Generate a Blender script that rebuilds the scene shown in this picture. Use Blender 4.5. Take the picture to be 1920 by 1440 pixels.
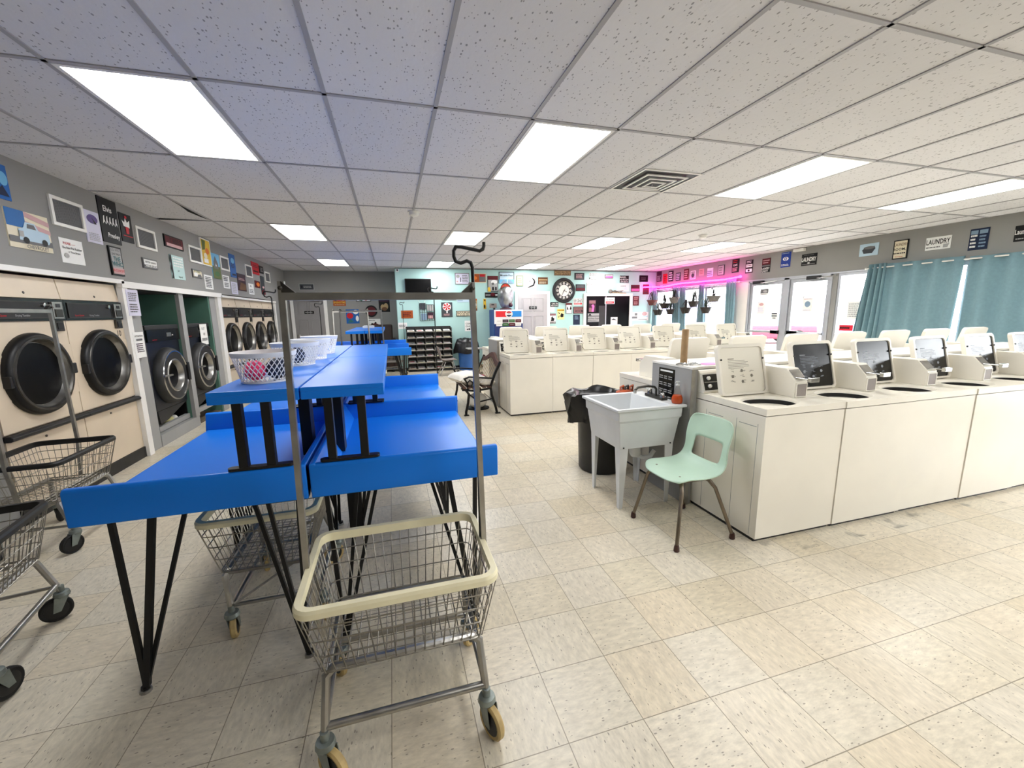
import bpy, bmesh, math, random
from mathutils import Vector, Matrix
random.seed(7)
PI = math.pi
SC = bpy.context.scene
COL = SC.collection
for _o in list(bpy.data.objects):
    bpy.data.objects.remove(_o)

# ---------------------------------------------------------------- camera, world, exposure
CAM_H, CEIL = 1.5214, 2.7293
cd = bpy.data.cameras.new('camera')
cd.sensor_width = 36.0
cd.lens = 36.0 * 769.353 / 1920.0
cd.clip_start = 0.02
cam = bpy.data.objects.new('camera', cd)
COL.objects.link(cam)
_yaw, _pit, _rol = .28070, .17140, -.01510
_f = Vector((math.sin(_yaw) * math.cos(_pit), math.cos(_yaw) * math.cos(_pit), -math.sin(_pit)))
_r = Vector((math.cos(_yaw), -math.sin(_yaw), 0))
_u = _r.cross(_f)
_r2 = math.cos(_rol) * _r + math.sin(_rol) * _u
_u2 = -math.sin(_rol) * _r + math.cos(_rol) * _u
cam.matrix_world = Matrix(((_r2.x, _u2.x, -_f.x, 0), (_r2.y, _u2.y, -_f.y, 0), (_r2.z, _u2.z, -_f.z, CAM_H), (0, 0, 0, 1)))
SC.camera = cam

wd = bpy.data.worlds.new('overcast_sky')
wd.use_nodes = True
SC.world = wd
_bg = wd.node_tree.nodes['Background']
_bg.inputs[0].default_value = (0.93, 0.97, 1.0, 1)
_bg.inputs[1].default_value = 5.5

LAMP = 7.5          # ceiling panels
SC.view_settings.view_transform = 'Standard'
SC.view_settings.look = 'None'
SC.view_settings.gamma = 1
SC.view_settings.use_curve_mapping = False
SC.view_settings.exposure = 1.2
SC.cycles.use_denoising = True
SC.cycles.max_bounces = 8
SC.cycles.diffuse_bounces = 4
SC.cycles.glossy_bounces = 4
SC.cycles.transparent_max_bounces = 16
SC.cycles.sample_clamp_indirect = 6

# ---------------------------------------------------------------- materials
def lin(h):
    if not isinstance(h, str):
        return tuple(h)
    h = h.lstrip('#')
    v = [int(h[i:i + 2], 16) / 255 for i in (0, 2, 4)]
    return tuple(x / 12.92 if x <= .04045 else ((x + .055) / 1.055) ** 2.4 for x in v)

MATS = {}
def N(nt, t, **kw):
    n = nt.nodes.new(t)
    for k, v in kw.items():
        if k.startswith('i_'):
            n.inputs[k[2:].replace('_', ' ')].default_value = v
        elif k.startswith('n_'):
            n.inputs[int(k[2:])].default_value = v
        else:
            setattr(n, k, v)
    return n

def mat(name, col=(.5, .5, .5), rough=.5, metal=0.0, var=.06, scale=9.0, bump=0.0, bscale=120.0, coat=0.0, emit=0.0, alpha=None, spec=.5):
    if name in MATS:
        return MATS[name]
    m = bpy.data.materials.new(name)
    m.use_nodes = True
    nt = m.node_tree
    b = nt.nodes['Principled BSDF']
    c = lin(col)
    geo = N(nt, 'ShaderNodeNewGeometry')
    no = N(nt, 'ShaderNodeTexNoise', i_Scale=scale, i_Detail=3.0)
    nt.links.new(geo.outputs['Position'], no.inputs['Vector'])
    rp = N(nt, 'ShaderNodeMapRange', interpolation_type='SMOOTHERSTEP', n_1=.1, n_2=.9, n_3=1 - 1.4 * var, n_4=1 + 1.4 * var)
    nt.links.new(no.outputs['Fac'], rp.inputs[0])
    vm = N(nt, 'ShaderNodeVectorMath', operation='SCALE', n_0=c)
    nt.links.new(rp.outputs[0], vm.inputs['Scale'])
    nt.links.new(vm.outputs[0], b.inputs['Base Color'])
    lo, hi = max(0, rough - .05), min(1, rough + .05)
    if lo < .285 < hi or lo < .27 < hi:
        lo, hi = (.285, .36) if rough >= .23 else (lo, .265)
    rr = N(nt, 'ShaderNodeMapRange', interpolation_type='SMOOTHERSTEP', n_1=.1, n_2=.9, n_3=lo, n_4=hi)
    nt.links.new(no.outputs['Fac'], rr.inputs[0])
    nt.links.new(rr.outputs[0], b.inputs['Roughness'])
    b.inputs['Metallic'].default_value = metal
    b.inputs['Specular IOR Level'].default_value = spec
    if coat:
        b.inputs['Coat Weight'].default_value = coat
        b.inputs['Coat Roughness'].default_value = .08
    if bump:
        n2 = N(nt, 'ShaderNodeTexNoise', i_Scale=bscale, i_Detail=2.0)
        nt.links.new(geo.outputs['Position'], n2.inputs['Vector'])
        bp = N(nt, 'ShaderNodeBump', i_Strength=bump, i_Distance=.002)
        nt.links.new(n2.outputs['Fac'], bp.inputs['Height'])
        nt.links.new(bp.outputs[0], b.inputs['Normal'])
    if emit:
        b.inputs['Emission Color'].default_value = (*c, 1)
        b.inputs['Emission Strength'].default_value = emit
    MATS[name] = m
    return m

def glassy(name, tint=(1, 1, 1), gloss=.06, rough=.02):
    if name in MATS:
        return MATS[name]
    m = bpy.data.materials.new(name)
    m.use_nodes = True
    nt = m.node_tree
    nt.nodes.clear()
    out = N(nt, 'ShaderNodeOutputMaterial')
    tr = N(nt, 'ShaderNodeBsdfTransparent', i_Color=(*tint, 1))
    gl = N(nt, 'ShaderNodeBsdfGlossy', i_Roughness=rough)
    lw = N(nt, 'ShaderNodeLayerWeight', i_Blend=.5)
    fr = N(nt, 'ShaderNodeMapRange', n_1=.3, n_2=1.0, n_3=.03, n_4=.45)
    nt.links.new(math_(nt, 'POWER', lw.outputs['Facing'], 3.0), fr.inputs[0])
    mx = N(nt, 'ShaderNodeMixShader', n_0=gloss)
    nt.links.new(fr.outputs[0], mx.inputs[0])
    nt.links.new(tr.outputs[0], mx.inputs[1])
    nt.links.new(gl.outputs[0], mx.inputs[2])
    nt.links.new(mx.outputs[0], out.inputs[0])
    MATS[name] = m
    return m

def math_(nt, op, a, b=None, c=None):
    n = N(nt, 'ShaderNodeMath', operation=op)
    for i, v in enumerate((a, b, c)):
        if v is None:
            continue
        if isinstance(v, (int, float)):
            n.inputs[i].default_value = v
        else:
            nt.links.new(v, n.inputs[i])
    return n.outputs[0]

def mixc(nt, fac, a, b, blend='MIX'):
    n = N(nt, 'ShaderNodeMix', data_type='RGBA', blend_type=blend)
    for s, v in ((n.inputs['Factor'], fac), (n.inputs[6], a), (n.inputs[7], b)):
        if isinstance(v, (int, float)):
            s.default_value = v
        elif isinstance(v, tuple):
            s.default_value = (*v, 1) if len(v) == 3 else v
        else:
            nt.links.new(v, s)
    return n.outputs[2]

def floor_material():
    m = bpy.data.materials.new('vinyl_floor_tile')
    m.use_nodes = True
    nt = m.node_tree
    b = nt.nodes['Principled BSDF']
    geo = N(nt, 'ShaderNodeNewGeometry')
    sp = N(nt, 'ShaderNodeSeparateXYZ')
    nt.links.new(geo.outputs['Position'], sp.inputs[0])
    T = .3048
    ux = math_(nt, 'DIVIDE', math_(nt, 'SUBTRACT', sp.outputs[0], .2129), T)
    uy = math_(nt, 'DIVIDE', math_(nt, 'SUBTRACT', sp.outputs[1], .2143), T)
    ix, iy = math_(nt, 'FLOOR', ux), math_(nt, 'FLOOR', uy)
    fx, fy = math_(nt, 'FRACT', ux), math_(nt, 'FRACT', uy)
    idv = N(nt, 'ShaderNodeCombineXYZ')
    nt.links.new(ix, idv.inputs[0]); nt.links.new(iy, idv.inputs[1])
    wn = N(nt, 'ShaderNodeTexWhiteNoise', noise_dimensions='2D')
    nt.links.new(idv.outputs[0], wn.inputs['Vector'])
    ramp = N(nt, 'ShaderNodeValToRGB')
    cr = ramp.color_ramp
    cr.elements[0].position = 0; cr.elements[0].color = (*lin('#d6cab0'), 1)
    cr.elements[1].position = 1; cr.elements[1].color = (*lin('#e2d9c6'), 1)
    for p, c in ((.2, '#dbd1ba'), (.5, '#ddd5c3'), (.75, '#dccfb6')):
        e = cr.elements.new(p); e.color = (*lin(c), 1)
    nt.links.new(wn.outputs['Value'], ramp.inputs[0])
    # streaky marbling: direction alternates from tile to tile
    par = math_(nt, 'MODULO', math_(nt, 'ABSOLUTE', math_(nt, 'ADD', ix, iy)), 2.0)
    kx = math_(nt, 'ADD', 1.0, math_(nt, 'MULTIPLY', par, 1.6))
    ky = math_(nt, 'SUBTRACT', 2.6, math_(nt, 'MULTIPLY', par, 1.6))
    off = math_(nt, 'MULTIPLY', wn.outputs['Value'], 37.0)
    cv = N(nt, 'ShaderNodeCombineXYZ')
    nt.links.new(math_(nt, 'MULTIPLY', sp.outputs[0], kx), cv.inputs[0])
    nt.links.new(math_(nt, 'MULTIPLY', sp.outputs[1], ky), cv.inputs[1])
    nt.links.new(off, cv.inputs[2])
    n1 = N(nt, 'ShaderNodeTexNoise', i_Scale=22.0, i_Detail=5.0, i_Roughness=.65)
    nt.links.new(cv.outputs[0], n1.inputs['Vector'])
    mr = N(nt, 'ShaderNodeMapRange', n_1=.3, n_2=.7, n_3=.80, n_4=1.12)
    nt.links.new(n1.outputs['Fac'], mr.inputs[0])
    v1 = N(nt, 'ShaderNodeVectorMath', operation='SCALE')
    nt.links.new(ramp.outputs[0], v1.inputs[0]); nt.links.new(mr.outputs[0], v1.inputs['Scale'])
    # dark flecks
    vo = N(nt, 'ShaderNodeTexVoronoi', i_Scale=50.0, i_Randomness=1.0)
    nt.links.new(cv.outputs[0], vo.inputs['Vector'])
    sepc = N(nt, 'ShaderNodeSeparateColor')
    nt.links.new(vo.outputs['Color'], sepc.inputs[0])
    pick = math_(nt, 'GREATER_THAN', sepc.outputs[0], .66)
    size = math_(nt, 'LESS_THAN', vo.outputs['Distance'], math_(nt, 'MULTIPLY', sepc.outputs[1], .34))
    fl = math_(nt, 'MULTIPLY', math_(nt, 'MULTIPLY', pick, size), .6)
    c2 = mixc(nt, fl, v1.outputs[0], lin('#4c3f33'))
    # worn dirt
    n3 = N(nt, 'ShaderNodeTexNoise', i_Scale=1.3, i_Detail=4.0)
    nt.links.new(geo.outputs['Position'], n3.inputs['Vector'])
    md = N(nt, 'ShaderNodeMapRange', n_1=.35, n_2=.75, n_3=0.0, n_4=.28)
    nt.links.new(n3.outputs['Fac'], md.inputs[0])
    c3 = mixc(nt, md.outputs[0], c2, lin('#b6a78b'))
    # black scuffs along the front of the washers
    n4 = N(nt, 'ShaderNodeTexNoise', i_Scale=7.0, i_Detail=4.0)
    nt.links.new(geo.outputs['Position'], n4.inputs['Vector'])
    band = math_(nt, 'MULTIPLY', N_band(nt, sp.outputs[1], 1.80, 1.98), math_(nt, 'GREATER_THAN', sp.outputs[0], 2.2))
    sc = math_(nt, 'MULTIPLY', band, N_ramp(nt, n4.outputs['Fac'],   .56, .70))
    c3 = mixc(nt, math_(nt, 'MULTIPLY', sc, .6), c3, lin('#2c2722'))
    # joints
    ex = math_(nt, 'MINIMUM', fx, math_(nt, 'SUBTRACT', 1.0, fx))
    ey = math_(nt, 'MINIMUM', fy, math_(nt, 'SUBTRACT', 1.0, fy))
    g = math_(nt, 'LESS_THAN', math_(nt, 'MINIMUM', ex, ey), .0055)
    c4 = mixc(nt, math_(nt, 'MULTIPLY', g, .75), c3, lin('#6d6049'))
    nt.links.new(c4, b.inputs['Base Color'])
    mr2 = N(nt, 'ShaderNodeMapRange', n_1=.3, n_2=.75, n_3=.29, n_4=.45)
    nt.links.new(n3.outputs['Fac'], mr2.inputs[0])
    nt.links.new(mr2.outputs[0], b.inputs['Roughness'])
    bp = N(nt, 'ShaderNodeBump', i_Strength=.25, i_Distance=.001)
    nt.links.new(math_(nt, 'SUBTRACT', n1.outputs['Fac'], g), bp.inputs['Height'])
    nt.links.new(bp.outputs[0], b.inputs['Normal'])
    return m

def N_band(nt, v, a, b):
    return math_(nt, 'MULTIPLY', math_(nt, 'GREATER_THAN', v, a), math_(nt, 'LESS_THAN', v, b))

def N_ramp(nt, v, a, b):
    n = N(nt, 'ShaderNodeMapRange', n_1=a, n_2=b, n_3=0.0, n_4=1.0)
    nt.links.new(v, n.inputs[0])
    return n.outputs[0]

def ceiling_material():
    m = bpy.data.materials.new('acoustic_ceiling_tile')
    m.use_nodes = True
    nt = m.node_tree
    b = nt.nodes['Principled BSDF']
    geo = N(nt, 'ShaderNodeNewGeometry')
    mp = N(nt, 'ShaderNodeMapping')
    mp.inputs['Scale'].default_value = (1.0, .55, 1.0)
    nt.links.new(geo.outputs['Position'], mp.inputs[0])
    n0 = N(nt, 'ShaderNodeTexNoise', i_Scale=40.0, i_Detail=2.0)
    nt.links.new(mp.outputs[0], n0.inputs['Vector'])
    vo = N(nt, 'ShaderNodeTexVoronoi', i_Scale=75.0)
    nt.links.new(mp.outputs[0], vo.inputs['Vector'])
    sepc = N(nt, 'ShaderNodeSeparateColor')
    nt.links.new(vo.outputs['Color'], sepc.inputs[0])
    pit = math_(nt, 'MULTIPLY', math_(nt, 'GREATER_THAN', sepc.outputs[0], .42), math_(nt, 'LESS_THAN', vo.outputs['Distance'], math_(nt, 'MULTIPLY', sepc.outputs[1], .36)))
    sp = N(nt, 'ShaderNodeSeparateXYZ')
    nt.links.new(geo.outputs['Position'], sp.inputs[0])
    cb = N(nt, 'ShaderNodeCombineXYZ')
    nt.links.new(math_(nt, 'FLOOR', math_(nt, 'DIVIDE', math_(nt, 'ADD', sp.outputs[0], 1.4985), .6096)), cb.inputs[0])
    nt.links.new(math_(nt, 'FLOOR', math_(nt, 'DIVIDE', math_(nt, 'SUBTRACT', sp.outputs[1], 2.6946), 1.2192)), cb.inputs[1])
    wn = N(nt, 'ShaderNodeTexWhiteNoise', noise_dimensions='2D')
    nt.links.new(cb.outputs[0], wn.inputs['Vector'])
    base = mixc(nt, wn.outputs['Value'], lin('#dcdada'), lin('#e4e2e2'))
    c1 = mixc(nt, math_(nt, 'MULTIPLY', n0.outputs['Fac'], .18), base, lin('#c9c7c7'))
    c2 = mixc(nt, math_(nt, 'MULTIPLY', pit, .6), c1, lin('#4f4d4c'))
    nt.links.new(c2, b.inputs['Base Color'])
    b.inputs['Roughness'].default_value = .95
    b.inputs['Specular IOR Level'].default_value = .1
    bp = N(nt, 'ShaderNodeBump', i_Strength=.4, i_Distance=.003)
    nt.links.new(math_(nt, 'SUBTRACT', n0.outputs['Fac'], pit), bp.inputs['Height'])
    nt.links.new(bp.outputs[0], b.inputs['Normal'])
    return m

PAL = dict(white='#efefec', lgrey='#a9a9a8', grey='#6b6b6c', slate='#3f4348', black='#0d0d0e', cream='#e2d8bd', tan='#b59a72', brown='#6b4a30', rust='#a5501f',
           red='#c01c28', redb='#d81f36', maroon='#5a141c', rose='#c9a0a0', pink='#f06cb0', mauve='#8d6468', plum='#3b1f30', purple='#5d4a86', lavender='#d5d3e6',
           blue='#1d5fa8', sky='#6fb3d9', paleblue='#b7cfde', flagblue='#2f6aa8', navy='#16233f', royal='#1c3c94', steel='#7f97ad', teal='#2e6e72', mint='#b9d6d3',
           green='#3c6b3a', olive='#5d6a36', yellow='#e0b93a', paleyellow='#e8e2a0', orange='#d9762b')
def ink(c):
    return mat('print_' + c, PAL[c], .5, 0, .03, 4, spec=.3)

def M_(n):
    d = dict(
        wall=('#8e8d8a', .75, 0, .05, 1.2), teal=('#b0d6d2', .7, 0, .05, 1.0), trim=('#eceae6', .45, 0, .03, 3), alcove=('#4f7566', .7, 0, .08, 2), jamb=('#9a9a98', .6, 0, .05, 3),
        grid=('#a5a3a4', .5, 0, .03, 3), cavity_dark=('#050505', .9, 0, 0, 3), beige=('#d8c8b0', .42, 0, .05, 2.5), cream=('#efeadd', .32, 0, .035, 2), creamtop=('#eee9da', .22, 0, .03, 2),
        offwhite=('#e9e7e0', .4, 0, .03, 4), panelblack=('#0c0c0d', .22, 0, .05, 6), blackmetal=('#0b0b0c', .42, .2, .1, 12), blackplastic=('#101011', .45, 0, .1, 10), rubber=('#131313', .7, 0, .1, 12),
        chrome=('#c9c9c6', .16, 1, .06, 25), steel=('#a7a5a0', .24, 1, .12, 14), darksteel=('#55534f', .38, 1, .15, 12), wire=('#98948b', .27, 1, .15, 30), galv=('#8c9490', .5, .8, .15, 18),
        blue=('#1679e3', .27, 0, .02, 1.6), rimcream=('#eee6c2', .45, 0, .06, 10), tyre=('#b9a06b', .6, 0, .12, 30), navyenamel=('#10141f', .3, 0, .1, 4), charcoal=('#262626', .5, 0, .12, 4),
        sink=('#dcdfe0', .4, 0, .04, 5), mint=('#c3deca', .28, 0, .05, 4), brownmetal=('#7d7264', .38, .9, .12, 15), darkglass=('#020203', .34, 0, 0, 4), bagblack=('#08080a', .32, 0, .1, 8),
        wood=('#a98a62', .6, 0, .12, 20), darkwood=('#4a2a1c', .5, 0, .15, 14), slatwood=('#b9a077', .55, 0, .12, 20), castiron=('#0c0c0c', .5, .3, .1, 12), pillow=('#e9e6dd', .85, 0, .04, 6),
        binblue=('#2d62a8', .45, 0, .08, 5), greyplastic=('#8c817b', .5, 0, .08, 6), curtain=('#7b9ca6', .85, 0, .05, 30), alum=('#b4b6bb', .4, .6, .05, 6), pinkball=('#ef2f6d', .6, 0, .08, 30), navyball=('#1a2440', .7, 0, .1, 30),
        whitewire=('#f0f0ee', .45, 0, .02, 20), paper=('#efeee9', .8, 0, .03, 8), pot=('#2a211c', .7, 0, .2, 20), potred=('#6d3a36', .7, 0, .15, 20), potgrey=('#6f6a63', .7, 0, .15, 20), leaf=('#26352a', .6, 0, .3, 15),
        concrete=('#c9c8c4', .9, 0, .1, 1), doorgrey=('#8a8787', .5, 0, .04, 3), doorlight=('#b5b2b4', .5, 0, .04, 3), silver=('#a9abad', .25, .9, .35, 5), sodawhite=('#eef0f2', .35, 0, .02, 4), sodablue=('#0e3b86', .35, 0, .05, 4),
        bandred=('#e01626', .35, 0, .03, 4), bandblue=('#1487d8', .35, 0, .03, 4), carred=('#b3283c', .3, 0, .05, 3), carglass=('#5a7f95', .1, 0, 0, 3), bark=('#6d6a66', .9, 0, .2, 10), lav=('#b9b4d8', .8, 0, .05, 1),
        brownleather=('#2b1b14', .6, 0, .15, 10), clear=('#d8dad9', .2, 0, .02, 5), labelpaper=('#7c7668', .6, 0, .03, 8), litprint=('#8f959e', .6, 0, .05, 8), dirt=('#5f5444', .9, 0, .2, 9), basin=('#2b2b2c', .35, .6, .1, 8), pinkpaper=('#f0a6df', .7, 0, .03, 8))[n]
    return mat(n, d[0], d[1], d[2], d[3], d[4], bump=.15 if n in ('curtain', 'pillow') else 0, spec=.25 if n == 'blue' else .15 if n == 'darkglass' else .5)

# ---------------------------------------------------------------- mesh builder
class MB:
    def __init__(s):
        s.v = []; s.f = []; s.m = []
    def mi(s, m):
        if isinstance(m, str):
            m = M_(m)
        if m not in s.m:
            s.m.append(m)
        return s.m.index(m)
    def face(s, idx, m):
        s.f.append((tuple(idx), m))
    def quad(s, pts, m):
        b = len(s.v); s.v += [Vector(p) for p in pts]
        s.f.append((tuple(range(b, b + len(pts))), s.mi(m)))
        return s
    def box(s, x0, y0, z0, x1, y1, z1, m):
        k = s.mi(m); b = len(s.v)
        s.v += [Vector(p) for p in ((x0, y0, z0), (x1, y0, z0), (x1, y1, z0), (x0, y1, z0), (x0, y0, z1), (x1, y0, z1), (x1, y1, z1), (x0, y1, z1))]
        for q in ((3, 2, 1, 0), (4, 5, 6, 7), (0, 1, 5, 4), (1, 2, 6, 5), (2, 3, 7, 6), (3, 0, 4, 7)):
            s.f.append((tuple(b + i for i in q), k))
        return s
    def frame(s, ax, u0, u1, v0, v1, wu, wv, a, b_, m):
        """four rails round an opening, butted without overlap; ax is the thin direction"""
        for q in ((u0, u1, v0, v0 + wv), (u0, u1, v1 - wv, v1), (u0, u0 + wu, v0 + wv, v1 - wv), (u1 - wu, u1, v0 + wv, v1 - wv)):
            if ax == 'x': s.box(a, q[0], q[2], b_, q[1], q[3], m)
            elif ax == 'y': s.box(q[0], a, q[2], q[1], b_, q[3], m)
            else: s.box(q[0], q[2], a, q[1], q[3], b_, m)
        return s
    def prism(s, poly, ax, a, b_, m):
        """2D outline pushed along an axis: 'x' takes (y,z), 'y' takes (x,z), 'z' takes (x,y)"""
        k = s.mi(m); b = len(s.v); n = len(poly)
        def P(p, w):
            return Vector((w, p[0], p[1])) if ax == 'x' else Vector((p[0], w, p[1])) if ax == 'y' else Vector((p[0], p[1], w))
        s.v += [P(p, a) for p in poly] + [P(p, b_) for p in poly]
        s.f.append((tuple(range(b + n - 1, b - 1, -1)), k)); s.f.append((tuple(range(b + n, b + 2 * n)), k))
        for i in range(n):
            j = (i + 1) % n
            s.f.append(((b + i, b + j, b + n + j, b + n + i), k))
        return s
    def tube(s, pts, r, m, n=6, closed=False, rot=0.0, r2=None):
        k = s.mi(m); pts = [Vector(p) for p in pts]; L = len(pts); b = len(s.v)
        d = []
        for i in range(L):
            if closed:
                t = pts[(i + 1) % L] - pts[i - 1]
            else:
                t = (pts[min(i + 1, L - 1)] - pts[i]).normalized() + (pts[i] - pts[max(i - 1, 0)]).normalized()
            d.append(t.normalized() if t.length > 1e-9 else Vector((0, 0, 1)))
        ref = Vector((0, 0, 1)) if abs(d[0].z) < .9 else Vector((0, 1, 0))
        nx = (ref - d[0] * ref.dot(d[0])).normalized()
        for i in range(L):
            nx = (nx - d[i] * nx.dot(d[i])).normalized()
            ny = d[i].cross(nx)
            rr = r if r2 is None else r + (r2 - r) * i / max(1, L - 1)
            if 0 < i < L - 1 and not closed:
                c = (pts[i + 1] - pts[i]).normalized().dot((pts[i] - pts[i - 1]).normalized())
                rr = rr / max(.6, math.sqrt(max(.3, (1 + c) / 2)))
            for q in range(n):
                a = rot + 2 * PI * q / n
                s.v.append(pts[i] + nx * (rr * math.cos(a)) + ny * (rr * math.sin(a)))
        for i in range(L if closed else L - 1):
            j = (i + 1) % L
            for q in range(n):
                p = (q + 1) % n
                s.f.append(((b + i * n + q, b + i * n + p, b + j * n + p, b + j * n + q), k))
        if not closed:
            s.f.append((tuple(range(b + n - 1, b - 1, -1)), k)); s.f.append((tuple(range(b + (L - 1) * n, b + L * n)), k))
        return s
    def sq(s, p, q, w, m):
        return s.tube([p, q], w / math.sqrt(2), m, 4, rot=PI / 4)
    def lathe(s, prof, o, m, n=24, ax='z', cap=True):
        """profile of (radius, height) turned about an axis through o"""
        k = s.mi(m); b = len(s.v); o = Vector(o)
        for r, h in prof:
            for q in range(n):
                a = 2 * PI * q / n; c, t = r * math.cos(a), r * math.sin(a)
                s.v.append(o + (Vector((c, t, h)) if ax == 'z' else Vector((h, c, t)) if ax == 'x' else Vector((c, h, t))))
        L = len(prof)
        for i in range(L - 1):
            for q in range(n):
                p = (q + 1) % n
                s.f.append(((b + i * n + q, b + i * n + p, b + (i + 1) * n + p, b + (i + 1) * n + q), k))
        if cap:
            if prof[0][0] > 1e-6: s.f.append((tuple(range(b + n - 1, b - 1, -1)), k))
            if prof[-1][0] > 1e-6: s.f.append((tuple(range(b + (L - 1) * n, b + L * n)), k))
        return s
    def ball(s, c, r, m, n=16, sc=(1, 1, 1), rows=8):
        b = len(s.v)
        s.lathe([(max(1e-4, r * math.sin(PI * i / rows)), -r * math.cos(PI * i / rows)) for i in range(rows + 1)], (0, 0, 0), m, n)
        for i in range(b, len(s.v)):
            v = s.v[i]; s.v[i] = Vector((v.x * sc[0] + c[0], v.y * sc[1] + c[1], v.z * sc[2] + c[2]))
        return s
    def xf(s, mtx, start=0):
        for i in range(start, len(s.v)):
            s.v[i] = mtx @ s.v[i]
        return s
    def build(s, name, parent=None, smooth=35, bevel=0.0, loc=None):
        me = bpy.data.meshes.new(name)
        me.from_pydata([tuple(v) for v in s.v], [], [f for f, _ in s.f])
        for m in s.m:
            me.materials.append(m)
        me.polygons.foreach_set('material_index', [k for _, k in s.f])
        bm = bmesh.new(); bm.from_mesh(me)
        bmesh.ops.recalc_face_normals(bm, faces=bm.faces)
        bm.to_mesh(me); bm.free()
        if smooth:
            me.polygons.foreach_set('use_smooth', [True] * len(me.polygons))
            me.set_sharp_from_angle(angle=math.radians(smooth))
        me.update()
        o = bpy.data.objects.new(name, me)
        COL.objects.link(o)
        if parent is not None:
            o.parent = parent
            KIDS.setdefault(parent.name, []).append(o)
        if loc is not None:
            o.location = loc
        if bevel:
            bv = o.modifiers.new('edge', 'BEVEL'); bv.width = bevel; bv.segments = 2; bv.limit_method = 'ANGLE'; bv.angle_limit = math.radians(40)
        return o

def tag(o, label, cat, group=None):
    o['label'] = label; o['category'] = cat
    if group: o['group'] = group
    return o
def thing(name, label, cat, loc=(0, 0, 0), rz=0.0, group=None):
    o = bpy.data.objects.new(name, None); COL.objects.link(o)
    o.location = loc; o.rotation_euler = (0, 0, rz); o.empty_display_size = .05
    return tag(o, label, cat, group)
def struct(o, label=None):
    o['kind'] = 'structure'
    if label: o['label'] = label
    return o
KIDS = {}
def kids(o):
    return KIDS.get(o.name, [])
def dup(o, label=None, loc=None, rz=None, parent=None):
    c = o.copy(); COL.objects.link(c)
    if parent is not None:
        c.parent = parent; KIDS.setdefault(parent.name, []).append(c)
    if label: c['label'] = label
    if loc is not None: c.location = loc
    if rz is not None: c.rotation_euler = (0, 0, rz)
    for ch in kids(o):
        dup(ch, parent=c)
    return c

TXT = {}
def text_geo(t):
    if t not in TXT:
        cu = bpy.data.curves.new('lettering', 'FONT'); cu.body = t; cu.size = 1; cu.resolution_u = 2; cu.offset = .014
        ob = bpy.data.objects.new('lettering', cu)
        me = ob.to_mesh()
        vs = [tuple(v.co) for v in me.vertices]; fs = [tuple(p.vertices) for p in me.polygons]
        ob.to_mesh_clear(); bpy.data.objects.remove(ob); bpy.data.curves.remove(cu)
        xs = [v[0] for v in vs]; ys = [v[1] for v in vs]
        x0, y0 = min(xs), min(ys)
        TXT[t] = ([(v[0] - x0, v[1] - y0) for v in vs], fs, max(xs) - x0, max(ys) - y0)
    return TXT[t]
def put_text(mb, t, o, U, V, h, wmax, m):
    """lettering centred on o, along U, upright along V, h tall, no wider than wmax"""
    vs, fs, w, hh = text_geo(t)
    sy = h / hh; sx = min(sy, wmax / w)
    o, U, V = Vector(o), Vector(U), Vector(V)
    k = mb.mi(m); b = len(mb.v)
    mb.v += [o + U * ((x - w / 2) * sx) + V * ((y - hh / 2) * sy) for x, y in vs]
    for f in fs: mb.f.append((tuple(b + i for i in f), k))

def art(mb, o, U, V, Nn, w, h, items, lift=.0012, step=.0007):
    """flat artwork: items in 0..1 across w x h, each a hair above the one before"""
    o, U, V, Nn = Vector(o), Vector(U), Vector(V), Vector(Nn)
    d = lift; rnd = random.Random(len(items) * 7 + int(w * 1000))
    def P(x, y):
        return o + U * (x * w) + V * (y * h) + Nn * d
    for it in items:
        d += step; k = it[0]
        if k == 'B':
            _, x0, y0, x1, y1, c = it
            mb.quad([P(x0, y0), P(x1, y0), P(x1, y1), P(x0, y1)], ink(c))
        elif k == 'E':
            _, x, y, rx, ry, c = it
            mb.quad([P(x + rx * math.cos(a), y + ry * math.sin(a)) for a in [2 * PI * q / 18 for q in range(18)]], ink(c))
        elif k == 'P':
            mb.quad([P(*p) for p in it[1]], ink(it[2]))
        elif k == 'T':
            _, t, x, y, hh, c = it
            put_text(mb, t, P(x, y), U, V, hh * h, .94 * w * 2 * min(x, 1 - x, .5), ink(c))
        elif k == 'L':
            _, x0, y0, x1, y1, n, c = it
            p = (y1 - y0) / n
            for i in range(n):
                yb = y0 + p * (i + .25); x = x0; xe = x1 - rnd.random() * .2 * (x1 - x0)
                while x < xe - .02:
                    ww = min((x1 - x0) * (.08 + .14 * rnd.random()), xe - x)
                    mb.quad([P(x, yb), P(x + ww, yb), P(x + ww, yb + p * .5), P(x, yb + p * .5)], ink(c))
                    x += ww + (x1 - x0) * .035

# ---------------------------------------------------------------- room
XL, XR, YB, YG, YN = -2.70, 8.05, 11.45, 12.6, -3.0
m = MB(); m.box(-3.9, YN, -.1, 8.3, YG + .2, 0, floor_material()); struct(m.build('floor', smooth=0))
CM = ceiling_material()
m = MB(); m.box(-3.9, YN, CEIL + .004, 8.3, YG + .2, CEIL + .1, CM)
gx0, gy0, dx, dy = -1.4985, 2.6946, .6096, 1.2192
for i in range(-2, 17):
    x = gx0 + i * dx
    if XL < x < XR: m.box(x - .012, YN, CEIL - .002, x + .012, YG, CEIL + .006, 'grid')
for j in range(-4, 9):
    y = gy0 + j * dy
    if y < YG: m.box(XL, y - .012, CEIL - .002, XR, y + .012, CEIL + .006, 'grid')
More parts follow.
